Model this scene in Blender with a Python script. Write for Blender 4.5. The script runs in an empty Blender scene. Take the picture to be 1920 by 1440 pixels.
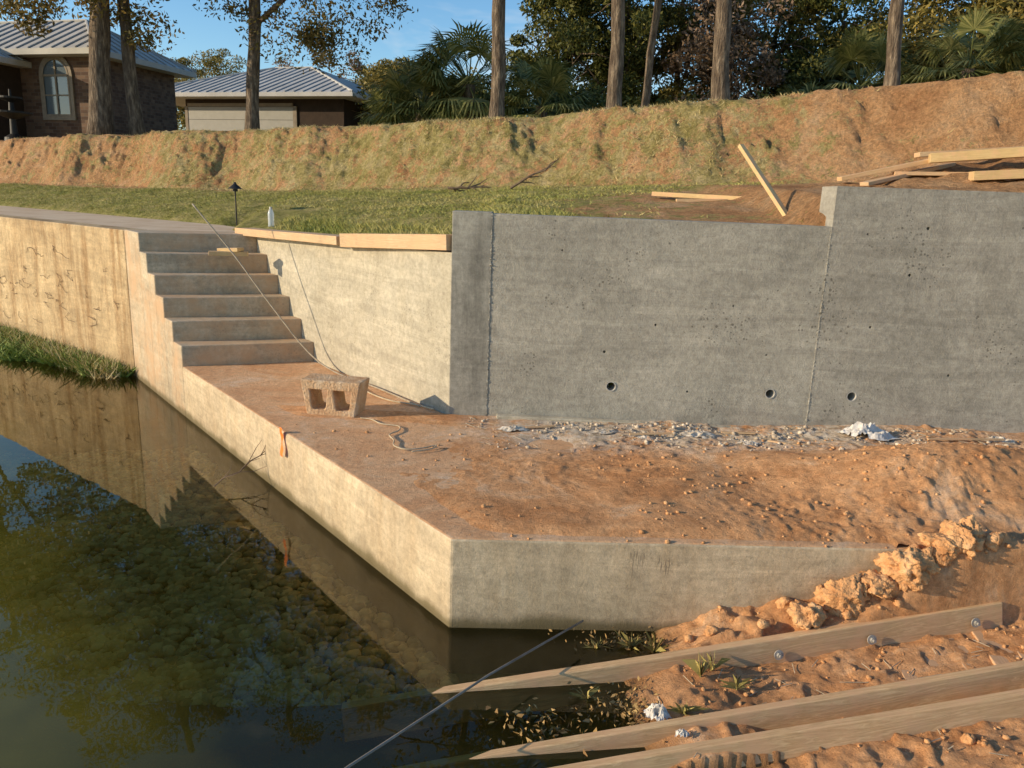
import bpy, math, random, bmesh
import numpy as np
from mathutils import Vector, Matrix, noise as mnoise
random.seed(7); rng=np.random.default_rng(11)
sc=bpy.context.scene; COL=bpy.context.collection
WATER=0.0; PLAT=0.445; EYE=1.945; LAND=1.5025

# ------------------------------------------------------------ noise helpers
def _h(ix,iy,s):
    n=(ix.astype(np.int64)*374761393+iy.astype(np.int64)*668265263+s*1274126177)&0xffffffff
    n=((n^(n>>13))*1103515245)&0xffffffff
    n=(n^(n>>16))&0xffff
    return n/65535.0
def vn(x,y,s=0):
    x=np.asarray(x,float);y=np.asarray(y,float)
    ix=np.floor(x);iy=np.floor(y);fx=x-ix;fy=y-iy
    fx=fx*fx*(3-2*fx);fy=fy*fy*(3-2*fy)
    a=_h(ix,iy,s);b=_h(ix+1,iy,s);c=_h(ix,iy+1,s);d=_h(ix+1,iy+1,s)
    return (a+(b-a)*fx)*(1-fy)+(c+(d-c)*fx)*fy
def fbm(x,y,o=4,s=0):
    t=0;a=.5;n=0
    for i in range(o):
        ca,sa=math.cos(i*1.1),math.sin(i*1.1)
        t=t+a*vn((x*ca-y*sa)*2**i+i*17.3,(x*sa+y*ca)*2**i+i*9.1,s+i);n+=a;a*=.5
    return t/n-.5
def sm(x,a,b):
    t=np.clip((np.asarray(x,float)-a)/(b-a),0,1);return t*t*(3-2*t)

# ------------------------------------------------------------ materials
def nt(name):
    m=bpy.data.materials.new(name);m.use_nodes=True
    t=m.node_tree;b=t.nodes['Principled BSDF'];return m,t,b
def L(t,a,b): t.links.new(a,b)
def pos(t,scale=(1,1,1),rot=(0,0,0),world=True):
    g=t.nodes.new('ShaderNodeNewGeometry') if world else t.nodes.new('ShaderNodeTexCoord')
    mp=t.nodes.new('ShaderNodeMapping');mp.inputs['Scale'].default_value=scale;mp.inputs['Rotation'].default_value=rot
    L(t,g.outputs['Position'] if world else g.outputs['Object'],mp.inputs['Vector']);return mp.outputs[0]
def ramp(t,fac,stops):
    r=t.nodes.new('ShaderNodeValToRGB');cr=r.color_ramp
    while len(cr.elements)<len(stops): cr.elements.new(.5)
    for e,(p,c) in zip(cr.elements,stops):
        e.position=p;e.color=(c,c,c,1) if isinstance(c,(int,float)) else (*c,1)
    L(t,fac,r.inputs[0]);return r.outputs[0]
def noi(t,vec,scale,detail=5,rough=.6,dist=0):
    n=t.nodes.new('ShaderNodeTexNoise');n.inputs['Scale'].default_value=scale;n.inputs['Detail'].default_value=min(detail,5)
    n.inputs['Roughness'].default_value=rough;n.inputs['Distortion'].default_value=dist
    L(t,vec,n.inputs['Vector']);return n.outputs['Fac']
def mixc(t,f,a,b,mode='MIX'):
    m=t.nodes.new('ShaderNodeMix');m.data_type='RGBA';m.blend_type=mode
    for s,v in ((0,f),(6,a),(7,b)):
        if hasattr(v,'links') : L(t,v,m.inputs[s])
        else: m.inputs[s].default_value=v if s==0 else (*v,1)
    return m.outputs[2]
def math_(t,op,a,b=0.0):
    m=t.nodes.new('ShaderNodeMath');m.operation=op
    for s,v in ((0,a),(1,b)):
        if hasattr(v,'links'): L(t,v,m.inputs[s])
        else: m.inputs[s].default_value=v
    return m.outputs[0]
def bump(t,b,h,strength=.3,dist=.01):
    n=t.nodes.new('ShaderNodeBump');n.inputs['Strength'].default_value=strength;n.inputs['Distance'].default_value=dist
    L(t,h,n.inputs['Height']);L(t,n.outputs[0],b.inputs['Normal']);return n.outputs[0]
def M_noise(name,stops,scale=4,rough=.9,bs=.4,bd=.01,bscale=40,stretch=(1,1,1),world=True,spec=.25,metal=0,island=0,rot=(0,0,0)):
    m,t,b=nt(name);v=pos(t,stretch,rot,world)
    c=ramp(t,noi(t,v,scale,5,.65),stops)
    if island:
        g=t.nodes.new('ShaderNodeNewGeometry')
        hv=t.nodes.new('ShaderNodeHueSaturation')
        L(t,math_(t,'ADD',math_(t,'MULTIPLY',g.outputs['Random Per Island'],island),1-island*.5),hv.inputs['Value'])
        L(t,c,hv.inputs['Color']);c=hv.outputs[0]
    L(t,c,b.inputs['Base Color']);b.inputs['Roughness'].default_value=rough
    b.inputs['Specular IOR Level'].default_value=spec;b.inputs['Metallic'].default_value=metal
    if bs: bump(t,b,noi(t,v,bscale,4,.6),bs,bd)
    return m
def M_conc(name,light,dark,stain=None,pits=1.0,vstreak=.5,dirty=None,bumpy=.35,caustic_bands=.5,film=None,pitsize=.18,grain=.72,pitmask=.44,mott=.35):
    m,t,b=nt(name);v=pos(t)
    c=ramp(t,noi(t,v,1.5,5,.72,.8),[(.33,dark),(.5,tuple((x+y)/2 for x,y in zip(light,dark))),(.66,light)])
    c=mixc(t,.95,c,ramp(t,noi(t,v,24,5,.85),[(.32,grain),(.62,1.10)]),'MULTIPLY')
    c=mixc(t,mott,c,ramp(t,noi(t,v,5.5,4,.75,.5),[(.36,.78),(.6,1.12)]),'MULTIPLY')
    vs=pos(t,(3.2,3.2,.45))
    if vstreak:
        s=ramp(t,noi(t,vs,1.8,5,.75),[(.36,stain or dark),(.56,(1,1,1))])
        c=mixc(t,vstreak,c,s,'MULTIPLY')
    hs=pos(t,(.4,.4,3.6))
    c=mixc(t,caustic_bands,c,ramp(t,noi(t,hs,1.5,4,.6,2.0),[(.40,.76),(.50,1.04),(.56,.92),(.62,1.20)]),'MULTIPLY')  # wavy sunlight off the water painted into the concrete tone, mixed with pour bands
    if film:
        c=mixc(t,ramp(t,noi(t,v,3.1,5,.7),[(.42,0.0),(.64,.85)]),c,film)
    if pits:
        mask=ramp(t,noi(t,v,2.2,3,.6),[(pitmask,.08),(pitmask+.17,1.0)])
        vo=t.nodes.new('ShaderNodeTexVoronoi');vo.inputs['Scale'].default_value=15;L(t,v,vo.inputs['Vector'])
        sz=t.nodes.new('ShaderNodeSeparateColor');L(t,vo.outputs['Color'],sz.inputs[0])
        jag=math_(t,'ADD',.75,math_(t,'MULTIPLY',noi(t,v,70,3),.5))
        big=math_(t,'MULTIPLY',math_(t,'POWER',sz.outputs[0],3.0),pitsize)
        pit=math_(t,'LESS_THAN',math_(t,'MULTIPLY',vo.outputs['Distance'],jag),math_(t,'MULTIPLY',mask,big))
        vo2=t.nodes.new('ShaderNodeTexVoronoi');vo2.inputs['Scale'].default_value=48;L(t,v,vo2.inputs['Vector'])
        sz2=t.nodes.new('ShaderNodeSeparateColor');L(t,vo2.outputs['Color'],sz2.inputs[0])
        pit2=math_(t,'LESS_THAN',math_(t,'MULTIPLY',vo2.outputs['Distance'],jag),math_(t,'MULTIPLY',math_(t,'MULTIPLY',mask,mask),math_(t,'MULTIPLY',math_(t,'POWER',sz2.outputs[0],1.6),.42)))
        pp=math_(t,'MULTIPLY',math_(t,'MAXIMUM',pit,pit2),pits)
        c=mixc(t,math_(t,'MULTIPLY',pp,.62),c,(.10,.09,.07))
    if dirty:
        sp=t.nodes.new('ShaderNodeSeparateXYZ');g=t.nodes.new('ShaderNodeNewGeometry');L(t,g.outputs['Position'],sp.inputs[0])
        zz=math_(t,'ADD',sp.outputs['Z'],math_(t,'MULTIPLY',math_(t,'SUBTRACT',noi(t,vs,1.2,5),.5),.12))
        f=ramp(t,zz,[(0.0,1.0),(.03,.9),(.07,.25),(.3,0.0)])
        c=mixc(t,f,c,dirty)
    L(t,c,b.inputs['Base Color']);b.inputs['Roughness'].default_value=.88;b.inputs['Specular IOR Level'].default_value=.25
    h=math_(t,'ADD',noi(t,v,70,5,.85),noi(t,v,9,3))
    if pits: h=math_(t,'SUBTRACT',h,math_(t,'MULTIPLY',pp,2.0))
    bump(t,b,h,bumpy,.012)
    return m
def M_wood(name,a,bc,dirt=0.0):
    m,t,b=nt(name);v=pos(t,(1.0,16,16),(0,0,0),False)
    n=noi(t,v,1.8,5,.65,1.2)
    c=ramp(t,n,[(.3,a),(.47,bc),(.52,a),(.58,bc),(.72,a)])
    c=mixc(t,.6,c,ramp(t,noi(t,pos(t,(1,1,1),(0,0,0),False),3,5,.7),[(.3,.7),(.65,1.12)]),'MULTIPLY')
    if dirt:
        f=ramp(t,noi(t,pos(t),6,5,.75),[(.5-dirt*.3,0.0),(.62,1.0)])
        c=mixc(t,math_(t,'MULTIPLY',f,.85),c,(.64,.38,.20))
    L(t,c,b.inputs['Base Color']);b.inputs['Roughness'].default_value=.75
    bump(t,b,n,.5,.005);return m

C_ORANGE=(.71,.375,.175);C_ORANGE_D=(.55,.255,.105);C_ORANGE_L=(.77,.50,.30)
m_big=M_conc('grey_concrete',(.46,.428,.355),(.35,.327,.272),(.86,.84,.81),1.0,.25,bumpy=.8,caustic_bands=.5)
m_big2=M_conc('grey_concrete_tall',(.445,.412,.345),(.335,.312,.26),(.86,.84,.81),1.0,.25,bumpy=.8,caustic_bands=.5)
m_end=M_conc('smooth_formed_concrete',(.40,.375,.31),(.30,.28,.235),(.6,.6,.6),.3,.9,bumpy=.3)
m_ang=M_conc('light_concrete',(.56,.50,.38),(.45,.40,.30),(.88,.84,.76),.5,.3,caustic_bands=.5,bumpy=.5)
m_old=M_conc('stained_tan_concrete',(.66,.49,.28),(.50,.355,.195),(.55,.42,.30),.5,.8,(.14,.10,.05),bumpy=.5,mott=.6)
m_plat=M_conc('pond_edge_concrete',(.66,.53,.355),(.54,.415,.27),(.78,.66,.52),.3,.35,(.15,.115,.055),caustic_bands=.5,bumpy=.5,mott=.5)
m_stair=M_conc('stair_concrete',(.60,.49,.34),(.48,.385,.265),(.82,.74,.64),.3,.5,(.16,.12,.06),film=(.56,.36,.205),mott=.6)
def M_mudconc():
    m,t,b=nt('muddy_concrete_top');v=pos(t)
    c=ramp(t,noi(t,v,1.9,5,.75,.8),[(.32,(.74,.53,.35)),(.46,(.71,.42,.22)),(.62,(.64,.33,.15))])
    c=mixc(t,.75,c,ramp(t,noi(t,v,28,5,.85),[(.32,.60),(.62,1.15)]),'MULTIPLY')
    f=ramp(t,noi(t,v,60,3,.6),[(.58,0.0),(.66,1.0)])
    c=mixc(t,math_(t,'MULTIPLY',f,.35),c,(.38,.18,.08))
    L(t,c,b.inputs['Base Color']);b.inputs['Roughness'].default_value=.92
    bump(t,b,math_(t,'ADD',noi(t,v,60,5,.85),noi(t,v,9,4)),.7,.012);return m
m_mud=M_mudconc()
def M_dirt():
    m,t,b=nt('red_clay_dirt');v=pos(t)
    c=ramp(t,noi(t,v,1.9,5,.78,.8),[(.30,C_ORANGE_L),(.44,C_ORANGE),(.60,C_ORANGE_D)])
    c=mixc(t,.75,c,ramp(t,noi(t,v,28,5,.85),[(.32,.56),(.62,1.18)]),'MULTIPLY')
    a=t.nodes.new('ShaderNodeAttribute');a.attribute_name='grey'
    g=ramp(t,noi(t,v,14,5,.8),[(.36,(.42,.31,.20)),(.5,(.60,.50,.38)),(.64,(.72,.65,.54))])
    c=mixc(t,math_(t,'MULTIPLY',a.outputs['Fac'],ramp(t,noi(t,v,3.2,5,.8),[(.36,.0),(.52,.95)])),c,g)
    w=t.nodes.new('ShaderNodeAttribute');w.attribute_name='wet'
    c=mixc(t,w.outputs['Fac'],c,(.20,.115,.045))
    L(t,c,b.inputs['Base Color']);b.inputs['Roughness'].default_value=.95;b.inputs['Specular IOR Level'].default_value=.15
    bump(t,b,math_(t,'ADD',noi(t,v,80,5,.85),math_(t,'MULTIPLY',noi(t,v,22,4,.8),1.0)),.85,.015);return m
m_dirt=M_dirt()
def M_land():
    m,t,b=nt('grassy_clay_bank');v=pos(t)
    dirt=ramp(t,noi(t,v,1.5,5,.75,.4),[(.3,(.48,.235,.105)),(.5,(.67,.375,.18)),(.68,(.75,.49,.28))])
    a=t.nodes.new('ShaderNodeAttribute');a.attribute_name='grass'
    a2=t.nodes.new('ShaderNodeAttribute');a2.attribute_name='lawn'
    n1=noi(t,v,3.5,5,.8)
    straw=ramp(t,n1,[(.32,(.28,.23,.075)),(.48,(.50,.40,.165)),(.64,(.68,.54,.29))])
    green=ramp(t,n1,[(.32,(.20,.205,.045)),(.48,(.42,.38,.12)),(.64,(.60,.49,.21))])
    gr=mixc(t,a2.outputs['Fac'],straw,green)
    f=ramp(t,math_(t,'ADD',math_(t,'MULTIPLY',math_(t,'SUBTRACT',noi(t,v,2.8,5,.9),.5),2.8),a.outputs['Fac']),[(.36,0.0),(.60,1.0)])
    c=mixc(t,f,dirt,gr)
    c=mixc(t,.8,c,ramp(t,noi(t,v,22,5,.9),[(.34,.42),(.62,1.28)]),'MULTIPLY')
    L(t,c,b.inputs['Base Color']);b.inputs['Roughness'].default_value=.97;b.inputs['Specular IOR Level'].default_value=.1
    bump(t,b,math_(t,'ADD',noi(t,v,26,5,.9),noi(t,v,6,4,.8)),1.0,.08);return m
m_land=M_land()
m_path=M_noise('dusty_walkway_concrete',[(.3,(.56,.38,.23)),(.6,(.70,.53,.35))],3,.9,.4,.01,30)
m_grass=M_noise('grass_blades',[(.3,(.20,.24,.045)),(.5,(.42,.39,.11)),(.7,(.62,.50,.22))],1.3,.8,0,island=.6)
m_dry=M_noise('dry_grass',[(.3,(.36,.29,.10)),(.6,(.64,.51,.26))],1.3,.8,0,island=.6)
m_weed=M_noise('weed_leaves',[(.3,(.10,.17,.03)),(.6,(.28,.34,.08))],6,.7,0,island=.7)
m_bweed=M_noise('brown_weed_leaves',[(.3,(.18,.16,.04)),(.6,(.36,.29,.10))],6,.7,0,island=.7)
m_dryleaf=M_noise('dry_leaves',[(.3,(.22,.12,.045)),(.6,(.40,.26,.10))],9,.8,0,island=.7)
m_clod=M_noise('clay_clod',[(.3,(.46,.215,.085)),(.5,(.64,.335,.145)),(.7,(.72,.44,.22))],12,.95,1.0,.02,40)
m_stone=M_noise('riprap_stone',[(.3,(.27,.19,.08)),(.6,(.56,.41,.20))],6,.9,.5,.02,20,island=.8)
m_bed=M_noise('pond_silt',[(.3,(.09,.068,.022)),(.6,(.16,.12,.04))],2,.95,.5,.03,12)
m_wood_y=M_wood('yellow_lumber',(.66,.47,.22),(.55,.37,.16),dirt=.12)
m_wood_w=M_wood('weathered_lumber',(.74,.50,.26),(.54,.33,.155),dirt=.2)
m_wood_p=M_wood('dusty_pine',(.62,.44,.25),(.48,.32,.17),dirt=.25)
m_plank=M_wood('muddy_plank',(.66,.42,.235),(.54,.33,.175),dirt=.8)
m_rod=M_noise('dull_steel',[(.3,(.14,.12,.095)),(.7,(.30,.26,.21))],12,.6,.1,.002,60)
m_bolt=M_noise('dusty_bolt_steel',[(.3,(.26,.24,.21)),(.7,(.48,.45,.40))],30,.6,.1,.002,60,metal=.2)
m_black=M_noise('black_metal',[(.3,(.015,.015,.015)),(.7,(.04,.035,.03))],20,.5,.1,.002,60)
m_cable=M_noise('dull_cable',[(.3,(.26,.21,.15)),(.7,(.44,.37,.27))],30,.7,.1,.002,60)
m_rope=M_noise('pale_rope',[(.3,(.38,.29,.18)),(.7,(.56,.46,.32))],30,.7,.1,.002,60)
m_block=M_noise('cement_block',[(.3,(.44,.25,.13)),(.48,(.58,.38,.22)),(.66,(.62,.48,.33))],9,.95,1.0,.016,60,world=False)
m_plastic=M_noise('white_plastic',[(.3,(.44,.38,.31)),(.55,(.66,.62,.56)),(.7,(.80,.78,.75))],14,.6,.3,.01,20)
m_scrap=M_noise('dusty_scrap',[(.3,(.42,.31,.20)),(.5,(.56,.48,.38)),(.7,(.72,.67,.59))],22,.8,.5,.01,30)
m_orange=M_noise('orange_ribbon',[(.3,(.95,.17,.02)),(.7,(1.0,.24,.04))],20,.6,.1,.002,40)
m_bark=M_noise('bark',[(.3,(.055,.038,.027)),(.5,(.145,.108,.076)),(.65,(.30,.23,.16))],6,.95,1.0,.06,12,stretch=(3,3,.6),world=False)
m_pvc=M_noise('pipe_sleeve',[(.3,(.42,.39,.33)),(.7,(.58,.55,.48))],20,.6,.1,.002,40)
m_twig=M_noise('twig_bark',[(.3,(.12,.08,.05)),(.7,(.26,.18,.11))],20,.9,.2,.004,60)
def M_leaf(name,a,b_,c_):
    m,t,b=nt(name);v=pos(t)
    g=t.nodes.new('ShaderNodeNewGeometry')
    f=math_(t,'ADD',math_(t,'MULTIPLY',g.outputs['Random Per Island'],.6),math_(t,'MULTIPLY',noi(t,v,.9,2),.5))
    c=ramp(t,f,[(.2,a),(.5,b_),(.85,c_)])
    L(t,c,b.inputs['Base Color']);b.inputs['Roughness'].default_value=.6;b.inputs['Specular IOR Level'].default_value=.3
    tr=t.nodes.new('ShaderNodeBsdfTranslucent');L(t,c,tr.inputs[0])
    mx=t.nodes.new('ShaderNodeMixShader');mx.inputs[0].default_value=.28
    L(t,b.outputs[0],mx.inputs[1]);L(t,tr.outputs[0],mx.inputs[2]);L(t,mx.outputs[0],t.nodes['Material Output'].inputs[0]);return m
m_l_pecan=M_leaf('pecan_foliage',(.07,.065,.015),(.16,.13,.035),(.32,.21,.06))
m_l_green=M_leaf('green_foliage',(.03,.042,.012),(.085,.10,.024),(.24,.22,.05))
m_l_gold=M_leaf('golden_foliage',(.07,.07,.018),(.19,.16,.035),(.42,.31,.08))
m_l_rust=M_leaf('rusty_foliage',(.10,.07,.04),(.24,.155,.09),(.40,.28,.19))
m_l_palm=M_leaf('palm_frond',(.06,.075,.018),(.15,.17,.05),(.36,.34,.12))

# ------------------------------------------------------------ mesh helpers
def addm(name,V,Fc,mat,parent=None,smooth=False,base=None,bevel=0):
    V=np.asarray(V,float)
    if base is None:
        base=Vector((0,0,0)) if parent is not None else Vector((float(V[:,0].mean()),float(V[:,1].mean()),float(V[:,2].min())))
    base=Vector(base)
    if parent is not None and base.length==0: base=Vector(parent['wloc'])
    V=V-np.array(base)
    me=bpy.data.meshes.new(name)
    if isinstance(Fc,np.ndarray):
        n,k=Fc.shape
        me.vertices.add(len(V));me.vertices.foreach_set('co',V.astype(np.float32).ravel())
        me.loops.add(n*k);me.loops.foreach_set('vertex_index',Fc.astype(np.int32).ravel())
        me.polygons.add(n);me.polygons.foreach_set('loop_start',(np.arange(n)*k).astype(np.int32))
        try: me.polygons.foreach_set('loop_total',np.full(n,k,np.int32))
        except Exception: pass
        me.update(calc_edges=True)
    else:
        me.from_pydata([tuple(v) for v in V],[],Fc);me.update()
    for mm in (mat if isinstance(mat,(list,tuple)) else [mat]): me.materials.append(mm)
    if smooth: me.polygons.foreach_set('use_smooth',np.ones(len(me.polygons),bool))
    o=bpy.data.objects.new(name,me);COL.objects.link(o)
    o['wloc']=list(base)
    if parent is not None:
        o.parent=parent
        pl=Vector(parent['wloc']); o.location=base-pl
    else: o.location=base
    if bevel:
        b=o.modifiers.new('Bevel','BEVEL');b.width=bevel;b.segments=2;b.limit_method='ANGLE'
    return o
def empty(name,loc,label,cat,group=None):
    o=bpy.data.objects.new(name,None);COL.objects.link(o);o.location=loc;o['wloc']=list(loc);o.empty_display_size=.2
    tag(o,label,cat,group);return o
def tag(o,label=None,cat=None,group=None,kind=None):
    if label:o['label']=label
    if cat:o['category']=cat
    if group:o['group']=group
    if kind:o['kind']=kind
    return o
def prism(name,poly,z0,z1,mat,parent=None,bevel=0,tops=None,topmat=None):
    n=len(poly)
    V=[(x,y,z0) for x,y in poly]+[(x,y,(tops[i] if tops else z1)) for i,(x,y) in enumerate(poly)]
    area=sum(poly[i][0]*poly[(i+1)%n][1]-poly[(i+1)%n][0]*poly[i][1] for i in range(n))
    F=[list(range(n))[::-1],list(range(n,2*n))]+[[i,(i+1)%n,n+(i+1)%n,n+i] for i in range(n)]
    if area<0: F=[f[::-1] for f in F]
    o=addm(name,V,F,[mat]+([topmat] if topmat else []),parent,bevel=bevel)
    if topmat: o.data.polygons[1].material_index=1
    return o
def merge(parts):
    V=[];F=[]
    for v,f in parts:
        k=len(V);V+=list(v);F+=[[i+k for i in q] for q in f]
    return V,F
def board(name,p0,p1,w,th,mat,label=None,cat='lumber',group=None,parent=None,roll=0,bevel=.003,wob=0.0):
    """plank from p0 to p1 (centre line), local X is along the grain"""
    p0=Vector(p0);p1=Vector(p1);d=p1-p0;Ln=d.length
    x=d.normalized();z=Vector((0,0,1));y=z.cross(x).normalized();z=x.cross(y)
    y2=y*math.cos(roll)+z*math.sin(roll);z2=-y*math.sin(roll)+z*math.cos(roll)
    seg=max(1,int(Ln/.15)) if wob else 1
    V=[];F=[];ph=rng.random()*6
    for i in range(seg+1):
        u=-Ln/2+Ln*i/seg
        for a,b in((-.5,-.5),(.5,-.5),(.5,.5),(-.5,.5)):
            V.append((u,a*w+wob*math.sin(i*.45+ph),b*th+wob*.7*math.sin(i*.33+ph)))
    for i in range(seg):
        for k in range(4):
            a=i*4+k;b=i*4+(k+1)%4;F.append([a,b,b+4,a+4])
    F=[f[::-1] for f in F]
    F.append([0,1,2,3]);F.append([seg*4+3,seg*4+2,seg*4+1,seg*4])
    me=bpy.data.meshes.new(name);me.from_pydata(V,[],F);me.materials.append(mat);me.update()
    o=bpy.data.objects.new(name,me);COL.objects.link(o)
    mt=Matrix((x,y2,z2)).transposed().to_4x4();mt.translation=(p0+p1)/2
    if parent: o.parent=parent;mt.translation=(p0+p1)/2-Vector(parent['wloc'])
    o.matrix_local=mt
    o['wloc']=list((p0+p1)/2)
    b=o.modifiers.new('Bevel','BEVEL');b.width=bevel;b.segments=2;b.limit_method='ANGLE'
    if label: tag(o,label,cat,group)
    return o
def tubeV(pts,rad,seg=8):
    pts=[Vector(p) for p in pts];V=[];F=[]
    for i,p in enumerate(pts):
        d=(pts[min(i+1,len(pts)-1)]-pts[max(i-1,0)]).normalized()
        a=d.cross(Vector((0,1,.1)) if abs(d.z)>.7 else Vector((0,0,1))).normalized();b=d.cross(a)
        r=rad[i] if isinstance(rad,(list,tuple)) else rad
        for k in range(seg):
            t=2*math.pi*k/seg;V.append(tuple(p+a*(r*math.cos(t))+b*(r*math.sin(t))))
    for i in range(len(pts)-1):
        for k in range(seg):
            F.append([i*seg+k,i*seg+(k+1)%seg,(i+1)*seg+(k+1)%seg,(i+1)*seg+k])
    F.append(list(range(seg))[::-1]);F.append([(len(pts)-1)*seg+k for k in range(seg)])
    return V,F
def smoothpts(P,n=8):
    P=[Vector(p) for p in P];out=[]
    for i in range(len(P)-1):
        a=P[max(i-1,0)];b=P[i];c=P[i+1];d=P[min(i+2,len(P)-1)]
        for k in range(n):
            t=k/n;out.append(.5*((2*b)+(c-a)*t+(2*a-5*b+4*c-d)*t*t+(3*b-a-3*c+d)*t**3))
    out.append(P[-1]);return out
def ico(sub):
    bm=bmesh.new();bmesh.ops.create_icosphere(bm,subdivisions=sub,radius=1)
    V=np.array([v.co[:] for v in bm.verts]);F=np.array([[v.index for v in f.verts] for f in bm.faces]);bm.free();return V,F
ICO1=ico(1);ICO2=ico(2);ICO3=ico(3);ICO4=ico(5)
def rock(seed,size,flat=.75,tmpl=ICO2,amp=.35,fine=0.0,nfac=7,lim0=.55):
    V,F=tmpl;o=Vector((seed*3.17,seed*1.3,seed*.7))
    out=[]
    for v in V:
        vv=Vector(v);k=1+amp*mnoise.noise(vv*1.2+o)+amp*.5*mnoise.noise(vv*2.6+o)+amp*.3*mnoise.noise(vv*6+o)
        out.append(vv*k)
    A=np.array([tuple(v) for v in out])
    r=np.random.default_rng(int(seed*10)+3)
    for _ in range(nfac):
        n=r.normal(size=3);n/=np.linalg.norm(n);d=A@n;lim=lim0+.28*r.random()
        A=A-np.outer(np.clip(d-lim,0,None)*.85,n)
    if fine:
        for i,v in enumerate(out):
            q=Vector(V[i])
            A[i]*=1+fine*(mnoise.noise(q*4+o)+.6*mnoise.noise(q*9+o)+.6*mnoise.noise(q*20+o))
    r=np.random.default_rng(int(seed*10))
    s=size*np.array([1,.7+.4*r.random(),flat*(.8+.4*r.random())])
    A=A*s;th=r.random()*6.28;c,s_=math.cos(th),math.sin(th)
    A=A@np.array([[c,s_,0],[-s_,c,0],[0,0,1]]);return A,F
def rocks_mesh(name,items,mat,tmpl=ICO2,kind='stuff',amp=.35,flat=.75):
    Vs=[];Fs=[];k=0
    pre=[rock(i+.5,1.0,flat,tmpl,amp) for i in range(14)]
    for (x,y,z,s) in items:
        A,F=pre[int(rng.integers(0,14))]
        th=rng.random()*6.28;c,s_=math.cos(th),math.sin(th)
        A=(A@np.array([[c,s_,0],[-s_,c,0],[0,0,1]]))*s+np.array([x,y,z])
        Vs.append(A);Fs.append(F+k);k+=len(A)
    o=addm(name,np.vstack(Vs),np.vstack(Fs),mat,base=(0,0,0),smooth=False);tag(o,kind=kind);return o

# ------------------------------------------------------------ camera
p=math.radians(13.6);r=.037
R=Vector((1,0,0));U=Vector((0,math.sin(p),math.cos(p)));Fw=Vector((0,math.cos(p),-math.sin(p)))
R2=R*math.cos(r)+U*math.sin(r);U2=U*math.cos(r)-R*math.sin(r)
cm=bpy.data.cameras.new('camera');cam=bpy.data.objects.new('camera',cm);COL.objects.link(cam)
mt=Matrix((R2,U2,-Fw)).transposed().to_4x4();mt.translation=(0,0,EYE);cam.matrix_world=mt
cm.sensor_width=36;cm.lens=27.04;cm.clip_end=3000;cm.clip_start=.05;sc.camera=cam

# ------------------------------------------------------------ light
el=math.radians(16.5);az=math.radians(-105)
S=Vector((math.sin(az)*math.cos(el),math.cos(az)*math.cos(el),math.sin(el)))
sl=bpy.data.lights.new('sun','SUN');sl.energy=5.0;sl.angle=math.radians(.5);sl.color=(1,.82,.57)
so=bpy.data.objects.new('sun',sl);COL.objects.link(so);so.rotation_mode='QUATERNION';so.rotation_quaternion=S.to_track_quat('Z','Y');so.location=(-20,-4,8)
w=bpy.data.worlds.new('World');sc.world=w;w.use_nodes=True;t=w.node_tree;bg=t.nodes['Background']
sk=t.nodes.new('ShaderNodeTexSky');sk.sky_type='NISHITA';sk.sun_disc=False;sk.sun_elevation=el;sk.sun_rotation=az%(2*math.pi);sk.air_density=1.0;sk.dust_density=.2;sk.ozone_density=2.5
tc=t.nodes.new('ShaderNodeTexCoord');mp=t.nodes.new('ShaderNodeMapping');mp.inputs['Scale'].default_value=(1.2,1.2,3.6);L(t,tc.outputs['Generated'],mp.inputs[0])
hs=t.nodes.new('ShaderNodeHueSaturation');hs.inputs['Saturation'].default_value=1.20;hs.inputs['Value'].default_value=1.3;L(t,sk.outputs[0],hs.inputs['Color'])
cf=ramp(t,noi(t,mp.outputs[0],2.6,5,.62,.5),[(.56,0.0),(.84,.6)])
cc=mixc(t,cf,hs.outputs[0],(7.8,7.1,6.2))
L(t,cc,bg.inputs[0]);bg.inputs[1].default_value=.15
sc.view_settings.view_transform='Standard';sc.view_settings.look='None';sc.view_settings.exposure=0

# ------------------------------------------------------------ key plan points
A=(-.25,3.198);B=(-2.82,6.396);Lp=(-3.569,7.329);D=(-3.913,7.757)
def awall(y): return 4.0-.852*y              # X of angled wall face at Y
def bigY(x): return 5.180-.0568*x            # Y of tall grey wall face
def faceY(x): return 3.206+.032*(x+.25)      # Y of low near face
e=Vector((.93,.37)).normalized()
def hit(P):
    k=(4.0-.852*P[1]-P[0])/(e.x+.852*e.y);return (P[0]+k*e.x,P[1]+k*e.y)

# platform
Rr=hit(B)
plat=prism('pond_edge_platform',[A,(5.2,faceY(5.2)),(5.2,bigY(5.2)),(-.437,5.205),Rr,B],-1.2,PLAT,m_plat,bevel=.012,topmat=m_mud)
tag(plat,'low concrete platform with mud-smeared top beside the pond','platform')
# stairs
st=empty('concrete_stairs',(B[0],B[1],PLAT),'six grey concrete steps rising from platform to walkway','stairs')
for i in range(6):
    z=PLAT+.17625*(i+1)
    P=(B[0]+(Lp[0]-B[0])*i/5,B[1]+(Lp[1]-B[1])*i/5)
    if i<5: Q=(B[0]+(Lp[0]-B[0])*(i+1)/5,B[1]+(Lp[1]-B[1])*(i+1)/5);poly=[P,hit(P),hit(Q),Q]
    else: poly=[P,hit(P),(-2.86,8.05),D]
    prism('step' if i<5 else 'landing',poly,-1.2,z,m_stair,st,bevel=.009)
dv=Vector((-2.44,1.84)).normalized();nv=Vector((.602,.798))
far=(D[0]+dv.x*34,D[1]+dv.y*34)
ow=prism('pond_retaining_wall',[(D[0]-.004,D[1]),(D[0]+nv.x*.25,D[1]+nv.y*.25),(far[0]+nv.x*.25,far[1]+nv.y*.25),far],-1.5,LAND-.006,m_old,bevel=.012)
tag(ow,'old tan stained concrete wall along the pond','retaining wall')
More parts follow.
